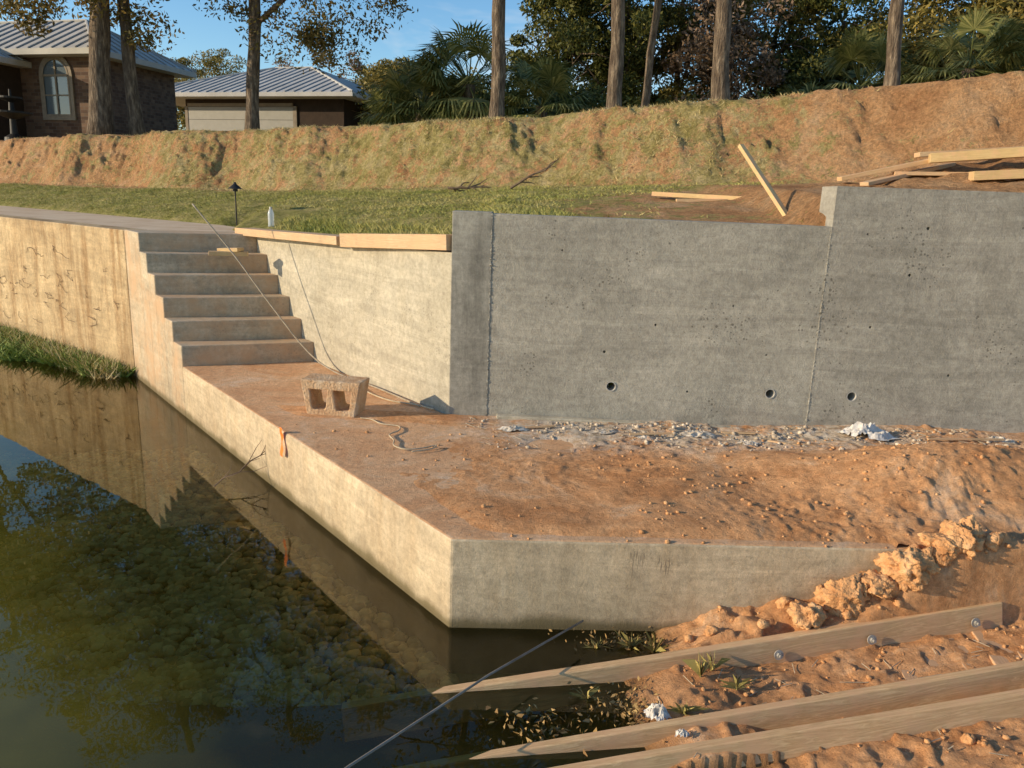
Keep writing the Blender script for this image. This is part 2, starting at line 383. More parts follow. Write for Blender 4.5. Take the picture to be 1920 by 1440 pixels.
f2=(D[0]+dv.x*33,D[1]+dv.y*33)
wk=prism('walkway',[(D[0]+nv.x*.256,D[1]+nv.y*.256),(-2.88,8.12),(-3.15,9.05),(-3.6,9.6),(f2[0]+nv.x*1.85,f2[1]+nv.y*1.85),(f2[0]+nv.x*.256,f2[1]+nv.y*.256)],1.2,LAND-.012,m_path,bevel=.01)
tag(wk,kind='structure')
na=Vector((.76,.65))
P0=(-.437,5.207);P1=(awall(8.05),8.05);th=.2
aw=prism('angled_retaining_wall',[P0,(P0[0]+.16,P0[1]+.0),(P0[0]+.26,P0[1]+.14),(P1[0]+na.x*th,P1[1]+na.y*th),P1],-.5,0,m_ang,bevel=.006,tops=[1.575,1.575,1.575,1.47,1.47])
tag(aw,'light concrete wall slanting beside the steps','retaining wall')
bw=empty('concrete_retaining_wall',(1.5,bigY(1.5),PLAT),'long grey pitted concrete wall stepping up in height','retaining wall')
def panel(name,x0,x1,z1,mat,holes=(),off=0.0,tk=.25):
    q=[(x0,bigY(x0)-off),(x1,bigY(x1)-off),(x1,bigY(x1)+tk),(x0,bigY(x0)+tk)]
    o=prism(name,q,-.4,z1,mat,bw)
    for (hx,hz,hr) in holes:
        bpy.ops.mesh.primitive_cylinder_add(radius=hr,depth=.26,vertices=32,location=(hx,bigY(hx),hz),rotation=(math.pi/2,0,0))
        c=bpy.context.object;bpy.context.view_layer.update()
        md=o.modifiers.new('b','BOOLEAN');md.object=c;md.operation='DIFFERENCE';md.solver='EXACT'
        bpy.context.view_layer.update()
        dg=bpy.context.evaluated_depsgraph_get();nm=bpy.data.meshes.new_from_object(o.evaluated_get(dg))
        o.modifiers.clear();o.data=nm;bpy.data.objects.remove(c)
    b=o.modifiers.new('Bevel','BEVEL');b.width=.004;b.segments=2;b.limit_method='ANGLE'
    return o
ties=[(.30,1.62,.006),(.95,1.15,.008),(1.45,1.30,.006),(.62,.95,.009),(1.70,.98,.006),(1.2,.70,.007)]
panel('end_post',-.435,-.1712,1.848,m_end,off=.004)
panel('wall_panel',-.170,2.019,1.838,m_big,[(.679,.711,.034),(1.753,.716,.034)]+ties)
panel('tall_wall_panel',2.0205,5.2,2.092,m_big2,[(2.293,.725,.034),(2.55,1.55,.009),(2.35,1.2,.008),(2.9,.9,.008),(2.62,1.85,.010),(2.25,1.80,.006)],off=.003)
for jx,jz in((-.1708,1.84),(2.0195,1.83)):
    P=[];rad=[]
    for k in range(200):
        z=PLAT+(jz-PLAT)*k/199;P.append((jx+rng.normal(0,.0012),bigY(jx)-.002,z));rad.append(abs(rng.normal(.0018,.0028))+.0008)
    V,F=tubeV(P,rad,6);addm('joint_bead',V,F,m_big,bw)
ft=[(-.10,bigY(-.1)-.07),(5.2,bigY(5.2)-.07),(5.2,bigY(5.2)-.008),(-.10,bigY(-.1)-.008)]
prism('footing',ft,.2,PLAT+.035,m_ang,bw,bevel=.008)
for hx,hz in((.679,.711),(1.753,.716),(2.293,.725)):
    V=[];F=[];n=32
    for j,(rr,yy) in enumerate(((.0355,-.006),(.0295,-.006),(.0295,.12),(.0296,.121))):
        for k in range(n):
            a=2*math.pi*k/n;V.append((hx+rr*math.cos(a),bigY(hx)+yy,hz+rr*math.sin(a)))
    for j in range(2):
        for k in range(n): F.append([j*n+k,j*n+(k+1)%n,(j+1)*n+(k+1)%n,(j+1)*n+k])
    F.append([2*n+k for k in range(n)])
    addm('drain_pipe',V,F,m_pvc,bw)

# ------------------------------------------------------------ land behind the walls
def Yw(X):
    return np.interp(X,[-60,D[0],-2.95,-2.72,-.25,-.1,6,40],[D[1]+.754*56.09+.1,D[1]+.18,8.35,8.10,5.36,bigY(-.1)+.12,bigY(6)+.12,3.5])
XB=[-60,-30,-12,0,6,40];YB=[60,34,18.2,11,8,7]
def Yb(X): return np.interp(X,XB,YB)
def zwf(X): return np.interp(X,[-60,-2.9,-2.4,-.4,-.2,1.9,2.1,40],[1.44,1.44,1.36,1.45,1.66,1.74,2.0,2.1])
def zbf(X): return np.interp(X,[-14,-5,-1,3,6,10],[1.84,1.9,2.05,2.22,2.38,2.6])
def ztf(X): return np.interp(X,[-30,-14,-5,-.7,3,6,12],[2.88,2.92,3.04,3.12,3.33,3.55,4.0])
def land(X,Y):
    X=np.asarray(X,float);Y=np.asarray(Y,float)
    yw=Yw(X)+2.35*sm(-X,3.0,3.7);yb=Yb(X)+.7*fbm(X*.5,X*0+3,3,5);zw=zwf(X);zb=zbf(X);zt=ztf(X)+.07*fbm(X*1.3,Y*.2,4,9)
    s=np.clip((Y-yw)/(yb-yw),0,1);z=zw+(zb-zw)*s**.6
    wd=1.15+.55*fbm(X*.8,X*0+7,3,15)
    sc_=.5+.5*np.sin(X*2.1+2.5*fbm(X*.6,X*0,2,8))
    yb2=yb+.42*sc_*np.interp(X,[-12,-4,0,8],[1.3,.8,.35,.3])
    k=np.clip((Y-yb2)/wd,0,1)
    prof=np.interp(k,[0,.1,.3,.6,.8,.9,1],[0,.10,.34,.70,.94,.99,1])
    z=z+(zt-zb)*prof
    bm=np.sin(np.pi*np.clip(k,0,1))**.7
    gul=fbm(X*1.6+.3*Y,Y*.3,4,21)
    lf=np.interp(X,[-10,-3,5],[1.3,.85,.7])
    z=z+bm*lf*.30*gul+bm*.15*fbm(X*4.5+.4*Y,Y*.7,4,27)+bm*.12*fbm(X*2.6,Y*2.2,4,31)+bm*.13*np.abs(fbm(X*6,Y*4,3,33))*2-bm*.04+bm*.10*fbm(X*16,Y*14,3,35)
    edge=sm(Y,yw-.3,yw+.6)
    z=z+edge*(.04*fbm(X*1.6,Y*1.6,4,41)+.03*fbm(X*7,Y*7,3,51))
    z=z-.002*np.clip(Y-yb-3,0,60)
    z=z+.30*np.exp(-((X-4.6)/1.2)**2-((Y-6.9)/.8)**2)*(1+.8*fbm(X*3,Y*3,3,61))
    z=z+sm(X,2.2,3.0)*(1-sm(Y,7.2,7.8))*.12*fbm(X*5,Y*5,4,71)
    return z
xs=np.concatenate([np.linspace(-60,-17,30)[:-1],np.linspace(-17,9,620),np.linspace(9,60,30)[1:]])
tr1=np.linspace(0,1,90);tr2=np.linspace(0,1,110)[1:];tr3=np.geomspace(.15,150,30)
XX=[];YY=[]
for tt in [-1]+list(tr1):
    yw=Yw(xs);y=yw+(Yb(xs)-yw)*max(tt,0);XX.append(xs);YY.append(y)
for tt in tr2: XX.append(xs);YY.append(Yb(xs)+2.6*tt)
for tt in tr3: XX.append(xs);YY.append(Yb(xs)+2.6+tt)
XX=np.array(XX);YY=np.array(YY);ZZ=land(XX,YY);ZZ[0]=-.9
def gmask(X,Y):
    yw=Yw(X);yb=Yb(X);s=(Y-yw)/(yb-yw);k=np.clip((Y-yb)/2.1,0,1.3)
    shelf=np.interp(X,[-12,-6,0,.8,2.0,4],[1.0,1.05,1.0,.55,.15,-.1])
    shelf=shelf+.45*sm(s,.45,.9)*sm(X,.2,1.5)+.5*fbm(X*.9,Y*1.3,3,23)
    bank=np.interp(X,[-14,-9,-5,0,3,4.5,7],[.20,.38,.56,.62,.48,.18,-.05])+.30*sm(k,.8,1.05)+.45*fbm(X*.9,Y*.9,3,3)
    return np.where(s<1,shelf*(1-sm(s,.93,1.0))+bank*sm(s,.93,1.0),bank)
GM=gmask(XX,YY)
nr,nc=XX.shape
idx=np.arange(nr*nc).reshape(nr,nc)
Fq=np.stack([idx[:-1,:-1],idx[:-1,1:],idx[1:,1:],idx[1:,:-1]],-1).reshape(-1,4)
lo=addm('hillside',np.stack([XX,YY,ZZ],-1).reshape(-1,3),Fq,m_land,base=(0,0,0),smooth=True);tag(lo,kind='structure')
at=lo.data.attributes.new('grass','FLOAT','POINT');at.data.foreach_set('value',GM.ravel().astype(np.float32))
LW=1-.8*sm((YY-Yw(XX))/(Yb(XX)-Yw(XX)),.8,1.05)+.5*fbm(XX*.8,YY*.8,3,6)
at=lo.data.attributes.new('lawn','FLOAT','POINT');at.data.foreach_set('value',np.clip(LW,0,1).ravel().astype(np.float32))
gp=addm('ground',[(-900,42,2.2),(900,42,2.2),(900,1500,2.2),(-900,1500,2.2)],[[0,1,2,3]],m_land,base=(0,0,0));tag(gp,kind='structure')
def blades(name,X,Y,Z,h,wd,mat,lean=.5,base=(0,0,0)):
    n=len(X);th=rng.random(n)*6.28;hh=h*(.5+rng.random(n));ww=wd*(.6+.8*rng.random(n))
    lx=(rng.random(n)-.5)*2*lean*hh;ly=(rng.random(n)-.5)*2*lean*hh
    dx=np.cos(th)*ww;dy=np.sin(th)*ww
    a=np.stack([X-dx,Y-dy,Z-.01],-1);b=np.stack([X+dx,Y+dy,Z-.01],-1);c=np.stack([X+lx,Y+ly,Z+hh],-1)
    V=np.stack([a,b,c],1).reshape(-1,3);F=np.arange(3*n).reshape(-1,3)
    return addm(name,V,F,mat,base=base)
n=160000
X=rng.uniform(-16,5,n)
Y=Yw(X)+.1+(Yb(X)-Yw(X))*rng.random(n)
dens=gmask(X,Y)+1.1*fbm(X*1.5,Y*1.5,4,77)
path=(X<-3.2)&(Y<(D[1]-.754*(X-D[0]))+2.60)
keep=(rng.random(n)<np.clip((dens-.35)*1.2,0,1))&(~path)&~((X>-3.8)&(X<-2.4)&(Y<9.7))
X=X[keep];Y=Y[keep]
gb=blades('grass',X,Y,land(X,Y),.020,.006,m_grass,2.4);tag(gb,kind='stuff')
n=9000;X=rng.uniform(-2.6,.4,n);Y=Yw(X)+.12+.9*rng.random(n)**1.5
gb=blades('tall_grass',X,Y,land(X,Y),.048,.005,m_grass,1.4);tag(gb,kind='stuff')
n=110000
X=rng.uniform(-17,8.5,n);Y=Yb(X)+rng.random(n)*2.7
dens=gmask(X,Y)+1.8*fbm(X*1.7,Y*1.7,4,79)
keep=(rng.random(n)<np.clip((dens-.35)*1.2,0,1));X=X[keep];Y=Y[keep]
gb=blades('dry_grass',X,Y,land(X,Y),.034,.006,m_dry,2.0);tag(gb,kind='stuff')

# ------------------------------------------------------------ foreground dirt (fine heightfield)
def deckz(X): return .098*(X+.06)-.105
def beamY(X): return 2.766+.184*(X)
def beam2Y(X): return 2.368+.178*X
def dirt(X,Y):
    X=np.asarray(X,float);Y=np.asarray(Y,float)
    fy=faceY(X);wy=bigY(X)
    q=X-.50*(Y-4.4)+.7*fbm(X*1.6,Y*1.6,3,91)
    thick=sm(q,-1.0,1.7)
    rough=(.15+.85*sm(vn(X*1.3,Y*1.7,95),.42,.82))*thick
    on=PLAT-.005+thick*.034
    on=on+.13*sm(X,1.2,2.9)*sm(Y,fy,fy+.6)*(1-.6*sm(Y,wy-.8,wy-.2))
    on=on+thick*(.065*fbm(X*2.0,Y*2.0,4,1))+rough*.026*fbm(X*8,Y*8,4,2)+(.003+rough*.012)*fbm(X*26,Y*26,3,4)+.004*fbm(X*9,Y*9,3,4)
    cr=vn(X*13+.8*vn(X*5,Y*5,2),Y*13,66);on=on+rough*.012*sm(cr,.66,.88)
    cr=vn(X*31,Y*31,67);on=on+rough*.007*sm(cr,.62,.86)
    on=on+.16*np.exp(-((X-2.35)/.65)**2-((Y-3.95)/.32)**2)+.06*np.exp(-((X-1.45)/.40)**2-((Y-4.25)/.25)**2)
    on=on+.03*np.exp(-((X-.75)/.35)**2-((Y-3.95)/.3)**2)
    on=on-.07*np.exp(-((X-.28)/.11)**2-((Y-4.62)/.09)**2)
    on=on+.012*sm(Y,wy-.35,wy-.1)+.012*sm(X,-.4,.1)*np.exp(-((Y-(wy-.35))/.2)**2)
    e1=sm(Y,fy,fy+.14);on=np.where(X<1.8,(PLAT-.012)*(1-e1)+on*e1,on)
    top=np.interp(X,[-.3,.45,.75,1.2,1.6,1.9,2.3,6],[-.35,-.16,.02,.13,.28,.44,.50,.55])
    k=np.clip((fy-Y)/.46,0,1)
    dk=deckz(X)+.008+.05*np.exp(-((X-.8)/.45)**2)
    front=top*(1-sm(k,0,1))+dk*sm(k,0,1)
    front=np.where(X<.7,np.minimum(front,-.16+.26*sm(X,.35,.75)),front)
    front=front+.05*sm(X,.5,1.2)*fbm(X*4,Y*4,4,6)*2*(1-.75*sm(k,.7,1))+.045*fbm(X*14,Y*14,4,8)*sm(X,.4,1)+.03*sm(vn(X*15,Y*15,68),.55,.85)*sm(X,.7,1.1)
    y1=beamY(X);y2=beam2Y(X)
    deck=deckz(X)+.020*fbm(X*3.2,Y*3.2,4,12)*2+.010+.026*fbm(X*12,Y*12,3,13)*sm(X,.4,1)+.012*sm(vn(X*19,Y*19,69),.6,.85)
    deck=deck+.064*np.exp(-((X-.75)/.26)**2)
    deck=np.where(X<.5,deck-.08*(1-sm(X,.1,.6)),deck)
    s=sm(Y,y1-.02,y1+.03)
    z=front*s+deck*(1-s)
    z=np.where(Y<y2-.17,deckz(X)+.008+.05*fbm(X*5,Y*5,4,17)+.03*fbm(X*16,Y*16,3,18)+.016*sm(vn(X*19,Y*19,69),.6,.85)+.02*sm(X,.6,1.4)-.1*(1-sm(X,-.2,.7)),z)
    return np.where(Y>fy,on,z)
def dirtpatch():
    xs=np.concatenate([np.arange(-3.0,-1.6,.03),np.arange(-1.6,3.2,.010),np.arange(3.2,6.5,.04)])
    ya=np.linspace(0,1,220);yb_=np.linspace(0,1,270)
    XX=[];YY=[]
    for s in ya: XX.append(xs);YY.append(1.55+(faceY(xs)-.002-1.55)*s)
    for s in yb_: XX.append(xs);YY.append(faceY(xs)+.004+(bigY(xs)-.0-faceY(xs))*s)
    XX=np.array(XX);YY=np.array(YY);ZZ=dirt(XX,YY)
    edge=-.25-.8035*(YY-3.198)
    ins=sm(XX,edge+.05,edge+.35)
    ZZ=np.where(YY>faceY(XX),(PLAT-.02)*(1-ins)+ZZ*ins,ZZ)
    out2=(YY>faceY(XX))&(XX<edge+.045);ZZ=np.where(out2,-.7,ZZ)
    nr,nc=XX.shape;idx=np.arange(nr*nc).reshape(nr,nc)
    Fq=np.stack([idx[:-1,:-1],idx[:-1,1:],idx[1:,1:],idx[1:,:-1]],-1).reshape(-1,4)
    keep=np.ones((nr-1,nc-1),bool)
    keep[len(ya)-1,:]=xs[:-1]>1.85           # leave the low concrete face bare where it shows
    Fq=Fq[keep.reshape(-1)]
    o=addm('dirt_ground',np.stack([XX,YY,ZZ],-1).reshape(-1,3),Fq,m_dirt,base=(0,0,0),smooth=True);tag(o,kind='structure')
    gr=sm(YY,bigY(XX)-.95,bigY(XX)-.35)*sm(XX,-.5,.1)*(1.0-.6*sm(XX,2.0,3.0))
    wt=1-sm(ZZ,-.03,.05)
    for nme,arr in(('grey',gr),('wet',wt)):
        a=o.data.attributes.new(nme,'FLOAT','POINT');a.data.foreach_set('value',arr.ravel().astype(np.float32))
dirtpatch()

# pond bed, stones, water
xs=np.concatenate([np.linspace(-70,-6,20)[:-1],np.linspace(-6,2,110)]);ys=np.concatenate([np.linspace(-30,1,12)[:-1],np.linspace(1,10,120),np.linspace(10,60,16)[1:]])
XX,YY=np.meshgrid(xs,ys)
def bedz(X,Y):
    dist=(( -.25-.8035*(Y-3.198))-X)*.78
    return -.24-.10*np.clip(dist,0,4)-.08*fbm(X*2,Y*2,3,2)
ZZ=np.maximum(bedz(XX,YY),-.8)
nr,nc=XX.shape;idx=np.arange(nr*nc).reshape(nr,nc)
Fq=np.stack([idx[:-1,:-1],idx[:-1,1:],idx[1:,1:],idx[1:,:-1]],-1).reshape(-1,4)
o=addm('pond_bed',np.stack([XX,YY,ZZ],-1).reshape(-1,3),Fq,m_bed,base=(0,0,0),smooth=True);tag(o,kind='structure')
it=[]
for i in range(9000):
    y=rng.uniform(1.6,6.2);d=abs(rng.normal(.7,.48))+.02
    if d>2.0: continue
    x=(-.25-.8035*(y-3.198))-d/.78
    if y<3.0 and x>-.15: continue
    s=rng.uniform(.018,.046);it.append((x,y,float(bedz(x,y))+s*.4,s))
rocks_mesh('riprap_stones',it,m_stone,flat=.6)
def M_water():
    m,t,b=nt('pond_water');t.nodes.remove(b);out=t.nodes['Material Output'];v=pos(t)
    bp=t.nodes.new('ShaderNodeBump');bp.inputs['Strength'].default_value=.03;bp.inputs['Distance'].default_value=.02
    L(t,noi(t,v,3.5,2,.5),bp.inputs['Height'])
    gl=t.nodes.new('ShaderNodeBsdfGlossy');gl.inputs['Roughness'].default_value=.004;L(t,bp.outputs[0],gl.inputs['Normal']);gl.inputs[0].default_value=(1,.95,.84,1)
    tr=t.nodes.new('ShaderNodeBsdfTransparent');tr.inputs[0].default_value=(1.0,.92,.62,1)
    df=t.nodes.new('ShaderNodeBsdfDiffuse')
    L(t,ramp(t,noi(t,v,.8,4),[(.3,(.13,.12,.014)),(.7,(.25,.205,.032))]),df.inputs[0])
    sp=t.nodes.new('ShaderNodeSeparateXYZ');g=t.nodes.new('ShaderNodeNewGeometry');L(t,g.outputs['Position'],sp.inputs[0])
    d=math_(t,'SUBTRACT',math_(t,'MULTIPLY',math_(t,'SUBTRACT',3.198,sp.outputs['Y']),.8035),math_(t,'ADD',sp.outputs['X'],.25))
    d=math_(t,'ADD',d,math_(t,'MULTIPLY',math_(t,'SUBTRACT',noi(t,v,1.3,4),.5),1.2))
    f=ramp(t,math_(t,'DIVIDE',d,3.2),[(.0,.03),(.44,.08),(.70,.6),(.92,.92)])
    m1=t.nodes.new('ShaderNodeMixShader');L(t,f,m1.inputs[0]);L(t,tr.outputs[0],m1.inputs[1]);L(t,df.outputs[0],m1.inputs[2])
    fr=t.nodes.new('ShaderNodeFresnel');fr.inputs[0].default_value=1.45;L(t,bp.outputs[0],fr.inputs['Normal'])
    m2=t.nodes.new('ShaderNodeMixShader');L(t,fr.outputs[0],m2.inputs[0]);L(t,m1.outputs[0],m2.inputs[1]);L(t,gl.outputs[0],m2.inputs[2])
    L(t,m2.outputs[0],out.inputs[0]);return m
wt=addm('water',[(-70,-30,0),(2.2,-30,0),(2.2,60,0),(-70,60,0)],[[0,1,2,3]],M_water(),base=(0,0,0));tag(wt,kind='structure')
# marsh weeds along the old wall
n=13000;u=rng.random(n)**.8*6.5+.05;cl=vn(u*3,u*0,4);wdt=rng.random(n)**1.4*(.60*np.interp(u,[0,.6,3,7],[.25,.55,1.0,1.4]))*(.5+.9*cl)
X=D[0]+dv.x*u-nv.x*wdt;Y=D[1]+dv.y*u-nv.y*wdt
wv=blades('marsh_weeds',X,Y,np.zeros(n)+.0,.11,.014,m_weed,1.8);tag(wv,kind='stuff')
n=2500;u=rng.random(n)*6.5+.05;wdt=rng.random(n)*.35
X=D[0]+dv.x*u-nv.x*wdt;Y=D[1]+dv.y*u-nv.y*wdt
wv=blades('dead_reeds',X,Y,np.zeros(n)+.0,.16,.006,m_dry,1.2);tag(wv,kind='stuff')
parts=[]
for i in range(70):
    u=rng.uniform(.3,6.0);z=rng.uniform(.3,1.25);P=[]
    for k in range(5): P.append((D[0]+dv.x*u-nv.x*.012,D[1]+dv.y*u-nv.y*.012,z));u+=rng.normal(0,.06);z-=rng.uniform(-.03,.06)
    parts.append(tubeV(P,.0025,4))
for i in range(15):  # thin tubes standing in for dark drip stains down the low face
    x=.56+rng.random()*.2;z=.40-.35*abs(x-.62)+rng.normal(0,.02);P=[];l=rng.uniform(.06,.2)
    for k in range(6): P.append((x,faceY(x)-.004,z));x+=rng.normal(0,.004);z-=l/5
    parts.append(tubeV(P,[.003,.0035,.003,.0025,.002,.001],4))
V,F=merge(parts);o=addm('vines_and_drips',V,F,m_twig,base=(0,0,0));tag(o,kind='stuff')

# ------------------------------------------------------------ wooden bulkhead panel lying in front
bk=empty('wooden_bulkhead_panel',(1.4,2.8,.03),'muddy timber panel of planks and bolted beams, sinking into pond','bulkhead')
def wl(y0,sl,x0,x1,up,w_,h_,mat,name='beam',rl=-14):
    P=lambda x:(x,y0+sl*x,deckz(x)+up)
    return board(name,P(x0),P(x1),w_,h_,mat,parent=bk,roll=math.radians(rl),bevel=.005,wob=.003)
wl(2.766,.184,-.62,2.26,.050,.048,.145,m_wood_w,rl=-8)
wl(2.368,.178,-.45,2.9,.054,.045,.105,m_wood_w)
wl(2.235,.170,-.40,2.9,.056,.045,.095,m_wood_w)
for i,x in enumerate(np.arange(.95,3.2,.135)):
    y2=beam2Y(x)+.02;y1=beamY(x)+.06+rng.uniform(-.03,.05);jz=rng.uniform(-.006,.006)
    board('plank',(x-.05,y2,deckz(x)-.012+jz),(x+.03,y1,deckz(x)-.010+jz),.131,.03,m_plank,parent=bk,bevel=.004)
for bx in(1.19,1.62,2.12):
    c=Vector((bx,beamY(bx)-.031,deckz(bx)+.058));nn=Vector((.18,-.97,.15)).normalized();a=nn.cross(Vector((0,0,1))).normalized();b_=nn.cross(a)
    prt=[]
    for rr,d0,d1,sg in((.022,0,.004,24),(.012,.004,.014,6),(.007,.014,.024,12)):
        vv=[]
        for d_ in(d0,d1):
            for k in range(sg):
                tt=2*math.pi*k/sg;vv.append(tuple(c+a*(rr*math.cos(tt))+b_*(rr*math.sin(tt))+nn*d_))
        ff=[[k,(k+1)%sg,sg+(k+1)%sg,sg+k] for k in range(sg)]+[list(range(sg,2*sg))]
        prt.append((vv,ff))
    V,F=merge(prt);addm('bolt',V,F,m_bolt,bk)

# ------------------------------------------------------------ clods and rubble
big=[(1.36,3.10,.07),(1.54,3.10,.10),(1.80,3.16,.095),(1.97,3.24,.07),(1.67,3.16,.075),(2.12,3.3,.06),(.93,3.08,.03),(1.88,3.15,.06),(1.32,2.56,.028),(2.05,3.26,.08),(1.74,3.12,.05),(2.0,2.6,.03),(1.7,2.42,.025),(1.62,3.19,.06)]
for i in range(26):
    x=float(rng.normal(1.78,.24));y=float(rng.uniform(3.0,3.22));big.append((min(max(x,1.25),2.35),y,float(rng.uniform(.016,.045))))
for i,(x,y,s) in enumerate(big):
    if y>2.9: y=max(y,beamY(x)+.035+s*.75)
    Av,Fv=rock(i+31.3,s,.85,ICO4 if s>.05 else ICO3,.55,fine=.13,nfac=6,lim0=.66)
    Av=Av+np.array([x,y,(float(dirt(x,min(y,faceY(x)-.03))))+s*.30])
    o=addm('clay_clod',Av,Fv,m_clod);tag(o,'rough orange clay clod on loose dirt','clod of dirt','clay clods beside the low wall')
it=[]
for i in range(24000):
    x=rng.uniform(-2.6,3.6);y=rng.uniform(1.9,6.3)
    if y>faceY(x):
        q=x-.50*(y-4.4);pr=.12+.5*float(sm(q,-.6,.8))
        if x<-.25-.8035*(y-3.198)+.1 or y>bigY(x)-.08 or x>awall(y)-.05 and x<-.4: continue
    else:
        pr=1.3 if x>.75 else 0
    cl=float(vn(x*2.6,y*2.6,5));cl2=float(vn(x*9,y*9,8))
    if rng.random()>pr*max(0,(cl-.28)*2)*cl2*1.3: continue
    s=.002+.015*rng.random()**5.5
    if y<faceY(x) and y>beamY(x): s*=2.2
    zz=max(float(dirt(x,y)),PLAT) if y>faceY(x) else float(dirt(x,y))
    it.append((x,y,zz+s*.2,s))
rocks_mesh('dirt_crumbs',it,m_clod,ICO1,amp=.3)
m_rub=M_noise('grey_rubble',[(.3,(.34,.25,.16)),(.6,(.60,.50,.38))],12,.9,.5,.01,60,island=.7)
it=[]
for i in range(5600):
    x=rng.uniform(-.3,4.6);y=bigY(x)-.085-abs(rng.normal(0,.26))
    if y<4.2 or rng.random()>max(0,float(vn(x*4,y*4,3))*2.0-.65): continue
    s=.002+.018*rng.random()**5;it.append((x,y,float(dirt(x,y))+s*.3,s))
rocks_mesh('rubble',it,m_rub,ICO1,amp=.4)
parts=[]
for i in range(260):
    x=rng.uniform(-.3,4.4);y=bigY(x)-.09-abs(rng.normal(0,.25))
    if i>200: x=rng.uniform(.6,2.6);y=rng.uniform(2.3,3.0)
    l=rng.uniform(.01,.06);a=rng.random()*3.14;z=float(dirt(x,y))+.006
    parts.append(tubeV([(x-l*math.cos(a),y-l*math.sin(a)*.6,z),(x+l*math.cos(a),y+l*math.sin(a)*.6,z+rng.uniform(0,.01))],.0018,4))
V,F=merge(parts);o=addm('straw_debris',V,F,m_rope,base=(0,0,0));tag(o,kind='stuff')

# ------------------------------------------------------------ cement block
def block():
    bm=bmesh.new();W1,W2,Hh,Dp=.215,.172,.245,.20
    outer=[(-W2,0),(W2,0),(W1,Hh),(-W1,Hh)]
    def hole(cx,wt,wb): return [(cx-wb*.75,.040),(cx+wb*.75,.040),(cx+wb,.060),(cx+wt,Hh-.065),(cx-wt,Hh-.065),(cx-wb,.060)]
    h1=hole(-.085,.064,.050);h2=hole(.085,.064,.050)
    def ring(pl,y): return [bm.verts.new((x,y,z)) for x,z in pl]
    O=[ring(outer,0),ring(outer,Dp)];H1=[ring(h1,0),ring(h1,Dp)];H2=[ring(h2,0),ring(h2,Dp)]
    for k in range(4): bm.faces.new((O[0][k],O[0][(k+1)%4],O[1][(k+1)%4],O[1][k]))
    for k in range(6):
        for H in(H1,H2): bm.faces.new((H[0][(k+1)%6],H[0][k],H[1][k],H[1][(k+1)%6]))
    for s in(0,1):
        o_=O[s];a=H1[s];b=H2[s]
        fs=[(o_[0],o_[1],b[1],b[0],a[1],a[0]),(o_[1],o_[2],b[3],b[2],b[1]),(o_[2],o_[3],a[4],a[3],b[4],b[3]),(o_[3],o_[0],a[0],a[5],a[4]),(a[1],b[0],b[5],b[4],a[3],a[2])]
        for f in fs: bm.faces.new(f if s==0 else f[::-1])
    bmesh.ops.recalc_face_normals(bm,faces=bm.faces)
    me=bpy.data.meshes.new('cement_block');bm.to_mesh(me);bm.free();me.materials.append(m_block)
    o=bpy.data.objects.new('cement_block',me);COL.objects.link(o);o.location=(-1.235,5.06,PLAT+.002);o.rotation_euler=(0,0,math.radians(-9))
    b=o.modifiers.new('Bevel','BEVEL');b.width=.008;b.segments=2
    tag(o,'two-hole cement block lying on its side on the platform','cement block')
block()
P=smoothpts([(-2.9,7.0,1.79),(-2.52,6.88,1.38),(-2.17,6.72,.985),(-1.80,6.55,.60),(-1.50,6.33,.462),(-1.05,5.85,.456),(-.66,5.36,.458)],8)
V,F=tubeV(P,.007,8);o=addm('cable',V,F,m_cable,smooth=True);tag(o,'long thin dull cable draped down the concrete steps','cable')
P=smoothpts([(-1.35,6.2,.454),(-1.12,5.75,.454),(-.9,5.5,.456),(-.7,5.4,.458),(-.55,5.28,.462)],8)
V,F=tubeV(P,.006,8);o=addm('cable',V,F,m_rope,smooth=True);tag(o,'pale cable lying at the foot of the wall','cable')
P=smoothpts([(-1.02,5.02,.454),(-.94,4.99,.456),(-.86,4.90,.456),(-.74,4.86,.456),(-.72,4.76,.458),(-.765,4.66,.458),(-.72,4.55,.460),(-.70,4.44,.460),(-.62,4.38,.460),(-.52,4.41,.462),(-.45,4.46,.464),(-.47,4.40,.462),(-.58,4.34,.460)],8)
P=[Vector((q.x,q.y,max(q.z,float(dirt(q.x,q.y))+.004))) for q in P]
V,F=tubeV(P,.0045,6);o=addm('rope',V,F,m_rope,smooth=True);tag(o,'thin tan rope curled on muddy platform','rope')
board('wood_block',(-2.84,7.16,1.348),(-2.51,7.25,1.348),.09,.04,m_wood_y,'short yellow lumber offcut on a concrete step','wood block','offcuts on the step',bevel=.003)
board('wood_block',(-2.78,7.28,1.372),(-2.56,7.20,1.388),.09,.035,m_wood_y,'short yellow lumber offcut on a concrete step','wood block','offcuts on the step',bevel=.003)
board('lumber_board',(-2.76,7.90,1.520),(-1.37,6.30,1.560),.20,.07,m_wood_p,'dusty pine board lying along the slanting wall top','lumber',wob=.002)
board('lumber_beam',(-1.34,6.27,1.568),(-.40,5.27,1.640),.20,.105,m_wood_p,'thick brown lumber beam resting on the wall top','lumber')
board('lumber_board',(1.27,7.5,2.03),(2.36,6.8,2.0),.09,.04,m_wood_y,'yellow board lying on dirt behind the wall','lumber')
board('lumber_board',(1.42,7.15,1.97),(2.0,7.1,1.99),.09,.04,m_wood_p,'short pine board lying under another board','lumber')
board('wooden_stake',(1.69,6.2,2.40),(1.99,5.65,1.80),.045,.03,m_wood_y,'yellow wooden stake leaning out of the dirt','stake')
board('lumber_board',(2.72,6.8,2.20),(3.55,6.75,2.40),.12,.035,m_wood_w,'grey plank propped on a dirt pile','lumber')
board('lumber_board',(2.85,6.6,2.16),(3.7,6.9,2.36),.10,.03,m_wood_p,'weathered plank propped on a dirt pile','lumber')
